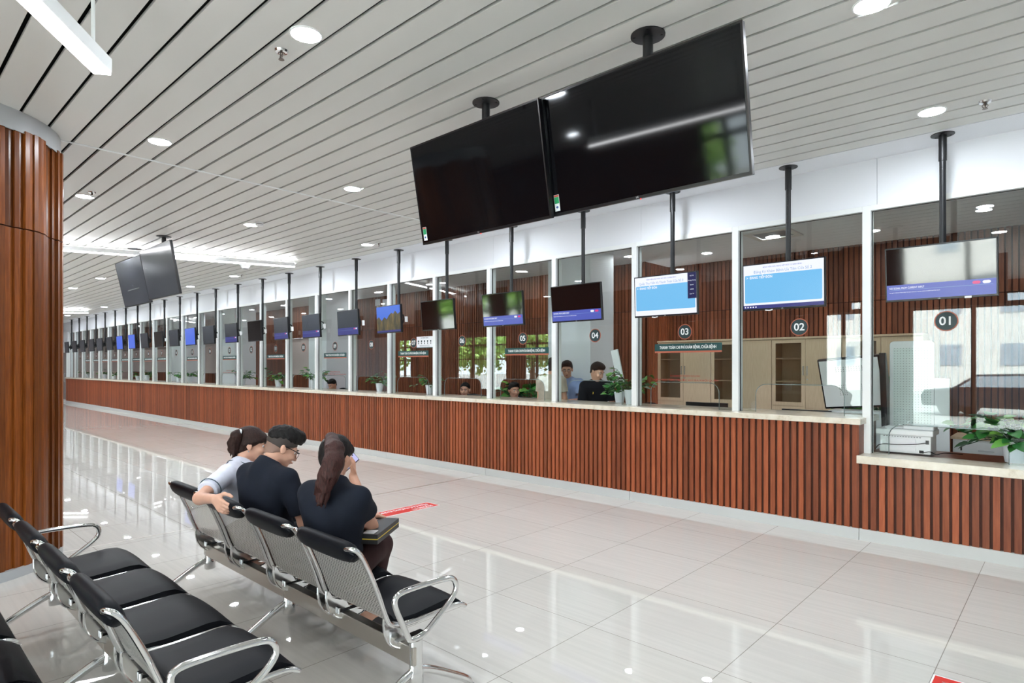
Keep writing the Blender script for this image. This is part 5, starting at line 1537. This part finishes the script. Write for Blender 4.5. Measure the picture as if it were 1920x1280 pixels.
# ---------------------------------------------------------------- cabinets
def cabinet(x0, label):
    w = .982; y0, y1 = 9.66, 10.08; ht = 2.01
    t = thing('office_cabinet', label, 'cabinet', (x0 + w / 2, (y0 + y1) / 2, 0), 0, 'oak cabinets along the office wall')
    hw_ = w / 2; fy = y0 - (y0 + y1) / 2; by = -fy
    c = MB().box(-hw_, -hw_ + .018, fy + .02, by, 0, ht).box(hw_ - .018, hw_, fy + .02, by, 0, ht).box(-hw_ + .018, hw_ - .018, by - .012, by, 0, ht).box(-hw_ + .018, hw_ - .018, fy + .02, by - .012, 0, .08).box(-.01, .01, fy + .02, by - .012, .08, ht)
    obj('carcass', c, M['cabinet_wood'], t)
    obj('top', MB().box(-hw_ - .004, hw_ + .004, fy - .012, by, ht, ht + .03), M['cabinet_wood'], t, bevel=.002)
    for z in (.45, 1.0, 1.36, 1.715): obj('shelf', MB().box(-hw_ + .018, -.01, fy + .04, by - .012, z - .01, z + .01), M['cabinet_wood'], t)
    xl, xr = -hw_ + .003, -.002
    d = MB(); z0, z1 = 1.0, ht - .006
    d.box(xl, xl + .055, fy, fy + .018, z0, z1).box(xr - .055, xr, fy, fy + .018, z0, z1).box(xl + .055, xr - .055, fy, fy + .018, z0, z0 + .055).box(xl + .055, xr - .055, fy, fy + .018, z1 - .055, z1)
    do = obj('glass_door', d, M['cabinet_wood'], t)
    obj('pane', MB().box(xl + .055, xr - .055, fy + .006, fy + .010, z0 + .055, z1 - .055), M['cab_glass'], do)
    obj('handle', MB().box(xr - .034, xr - .022, fy - .022, fy - .012, 1.46, 1.60).box(xr - .032, xr - .024, fy - .012, fy, 1.465, 1.475).box(xr - .032, xr - .024, fy - .012, fy, 1.585, 1.595), M['handle'], do)
    l = obj('lower_door', MB().box(xl, xr, fy, fy + .018, .06, .994), M['cabinet_wood'], t)
    obj('handle', MB().box(xr - .034, xr - .022, fy - .022, fy, .78, .92), M['handle'], l)
    r = obj('tall_door', MB().box(.002, hw_ - .003, fy, fy + .018, .06, ht - .006), M['cabinet_wood'], t)
    obj('handle', MB().box(.022, .034, fy - .022, fy - .012, 1.46, 1.60).box(.024, .032, fy - .012, fy, 1.465, 1.475).box(.024, .032, fy - .012, fy, 1.585, 1.595), M['handle'], r)
    obj('lock', MB().prism([(.028 + .011 * math.cos(a), 1.40 + .011 * math.sin(a)) for a in [2 * PI * i / 14 for i in range(14)]], fy - .006, fy, lambda a, b, h: (a, h, b)), M['handle'], r)
for i, l in enumerate(('oak office cabinet at the left end, behind the green banner of window 03', 'oak office cabinet second from the left, split by the mullion of window 02', 'oak office cabinet third from the left, behind window 02', 'oak office cabinet at the right end, behind the kiosk')):
    cabinet(-5.42 + .986 * i, l)

# ---------------------------------------------------------------- kiosk, boards, printer, desk things
kx = thing('kiosk', 'white self service kiosk with a tilted black rimmed panel behind window 02', 'kiosk', (-1.80, 7.55, 0))
obj('pedestal', MB().box(-.27, .27, 0, .30, 0, 1.10), M['white_plastic'], kx, bevel=.01)
obj('side_band', MB().prism([(-.06, .70), (.0, .70), (.10, 1.16), (-.16, 1.74), (-.22, 1.74)], .272, .33, lambda a, b, h: (h, a + .06, b)), M['black_plastic'], kx, bevel=.004)
hd_ = obj('panel_head', MB().box(-.31, .31, -.03, .03, -.29, .29), M['black_plastic'], kx, bevel=.012, loc=(-.02, -.02, 1.42), rot=(math.radians(12), 0, math.radians(0)))
hd_.rotation_euler = (math.radians(14), math.radians(-5), 0)
obj('white_panel', MB().box(-.292, .292, -.034, -.03, -.265, .27), M['white_plastic'], hd_)
d = MB()
for i in range(11):
    for j in range(3): d.lathe([(.006, 0), (.006, .001)], 6, c=(-.13 + .026 * i, .14 + .022 * j, 0))
for i in range(4):
    for j in range(6): d.lathe([(.005, 0), (.005, .001)], 6, c=(-.12 + .022 * i, -.02 - .022 * j, 0)); d.lathe([(.005, 0), (.005, .001)], 6, c=(.10 + .022 * i, -.02 - .022 * j, 0))
d.v = [(a, -.034 - c, b) for a, b, c in d.v]
obj('vent_dots', d, M['grey_plastic'], hd_)
bd = thing('dotted_board', 'tall white board full of small dots standing behind window 01', 'board', (-1.27, 7.6, 0))
pp = [(-.20, .05), (.20, .05)] + [(.16 + .04 * math.sin(a), 1.825 + .04 * math.cos(a)) for a in [PI / 2 - PI / 2 * i / 5 for i in range(6)]] + [(-.16 - .04 * math.sin(a), 1.825 + .04 * math.cos(a)) for a in [PI / 2 * i / 5 for i in range(6)]]
obj('frame', MB().prism(pp, 0, .035, lambda a, b, h: (a, h, b)), M['white_plastic'], bd, bevel=.004)
pm = MB().add([(-.165, -.003, .1), (.175, -.003, .1), (.175, -.003, 1.79), (-.165, -.003, 1.79)], [(0, 1, 2, 3)], .5, [[(0, 0), (.34, 0), (.34, 1.69), (0, 1.69)]])
link('dotted_panel', pm.mesh('dotted_panel'), M['dotted'], bd)
for sx in (-.16, .16): obj('foot', MB().box(sx - .02, sx + .02, -.18, .18, 0, .05), M['white_plastic'], bd, bevel=.004)
sp_ = thing('white_partition', 'narrow white partition panel right of the dotted board', 'board', (-1.0, 7.58, 0))
obj('panel', MB().box(-.065, .065, 0, .03, .04, 1.476), M['white_plastic'], sp_, bevel=.004); obj('foot', MB().box(-.06, .06, -.12, .14, 0, .04), M['white_plastic'], sp_)
q = atY(1150, 655, 7.05)
wb_ = thing('display_stand', 'narrow white display panel tilted beside the plants at window 04', 'display', (q.x + .13, 7.05, .75))
obj('panel', MB().box(-.055, .055, -.01, .015, -.24, .24), M['white_plastic'], wb_, bevel=.006, loc=(-.06, 0, q.z - .75 - .24), rot=(0, math.radians(-13), 0))
obj('stem', MB().tube([(0, 0.02, 0.01), (0, .02, .45), (-.04, .01, q.z - .75 - .30)], .012, 8), M['grey_plastic'], wb_, 40); obj('base', MB().lathe([(.09, 0), (.09, .012)], 20), M['grey_plastic'], wb_, 40)

pr = thing('printer', 'white office printer seen from behind on the low desk', 'printer', (-1.165, 6.80, .78))
obj('body', MB().box(-.205, .205, -.15, .15, .01, .175), M['white_plastic'], pr, bevel=.008)
obj('scanner_lid', MB().box(-.232, .225, -.17, .16, .175, .228), M['white_plastic'], pr, bevel=.01)
obj('document_feeder', MB().box(-.02, .22, -.10, .12, .228, .262).box(-.18, -.01, -.06, .10, .228, .244), M['white_plastic'], pr, bevel=.012)
obj('rear_cover', MB().box(-.15, .09, -.157, -.15, .075, .145).box(-.15, .09, -.156, -.15, .03, .066), M['paper'], pr, bevel=.003)
v = MB()
for i in range(14): v.box(-.17 + .022 * i, -.158 + .022 * i, -.153, -.149, .158, .165)
obj('vent_slots', v, M['grey_plastic'], pr)
obj('socket', MB().box(.115, .15, -.154, -.15, .02, .045).box(.165, .19, -.154, -.15, .105, .14), M['black_plastic'], pr)
obj('foot', MB().box(-.19, -.15, -.13, -.09, 0, .01).box(.15, .19, -.13, -.09, 0, .01).box(-.19, -.15, .09, .13, 0, .01).box(.15, .19, .09, .13, 0, .01), M['grey_plastic'], pr)
obj('cable', MB().tube(smooth_path([(.178, -.155, .12), (.10, -.165, .10), (-.06, -.165, .085), (-.20, -.16, .085), (-.24, -.14, .03)], 3), .004, 6).tube(smooth_path([(.13, -.155, .03), (.16, -.17, .03), (.20, -.16, .045), (.24, -.12, .01), (.28, -.08, .03), (.33, -.05, .03), (.42, 0.02, .02)], 3), .004, 6), M['black_plastic'], pr, 40)
bg = thing('black_bag', 'crumpled black bag on the white drawers behind window 01', 'bag', (-.62, 8.62, .81))
def bag_p(): return [ell((0, 0, .07), (.14, .09, .075), None, .05), ell((.06, .02, .12), (.07, .06, .05), None, .04), ell((-.08, 0, .10), (.07, .06, .05), None, .04)]
link('body', sdf_mesh('body', bag_p(), .012, [((0, 0, .002), (0, 0, -1))], (.006, 40)), M['black_cloth'], bg)
obj('strap', MB().tube(smooth_path([(-.12, -.05, .08), (-.05, -.09, .17), (.05, -.08, .17), (.13, -.03, .08)], 2), .007, 8), M['black_cloth'], bg, 50)
dp = thing('drawer_pedestal', 'white drawer pedestal with a wood top and hanging key behind window 01', 'drawers', (-.76, 8.64, .06))
obj('body', MB().box(-.25, .70, -.22, .30, -.06, .72), M['white_plastic'], dp, bevel=.004)
obj('top', MB().box(-.27, .72, -.24, .32, .72, .75), M['cabinet_wood'], dp, bevel=.003)
dr = obj('drawer', MB().box(-.23, .38, -.235, -.22, .50, .70), M['white_plastic'], dp, bevel=.003)
obj('lock', MB().prism([(-.17 + .012 * math.cos(a), .66 + .012 * math.sin(a)) for a in [2 * PI * i / 12 for i in range(12)]], -.245, -.235, lambda a, b, h: (a, h, b)), M['handle'], dr)
obj('key', MB().box(-.174, -.166, -.262, -.245, .645, .672).box(-.177, -.163, -.256, -.252, .60, .645), M['black_metal'], dr)
obj('handle', MB().box(-.02, .12, -.25, -.235, .60, .615), M['handle'], dr)

for k, (px_, lab) in enumerate(((708, 'left one of two small pale switch plates on the slatted wall behind window 08'), (722, 'right one of two small pale switch plates on the slatted wall behind window 08'))):
    q = atY(px_, 567, 9.27)
    wp = obj('switch_plate', MB().box(-.11, .11, -.012, .0, -.085, .085), M['paper'], None, bevel=.004, loc=(q.x, 9.278, q.z)); tag(wp, lab, 'switch', 'switch plates on the office wall')
    obj('rocker', MB().box(-.05, .05, -.016, -.012, -.045, .045), M['white_plastic'], wp)
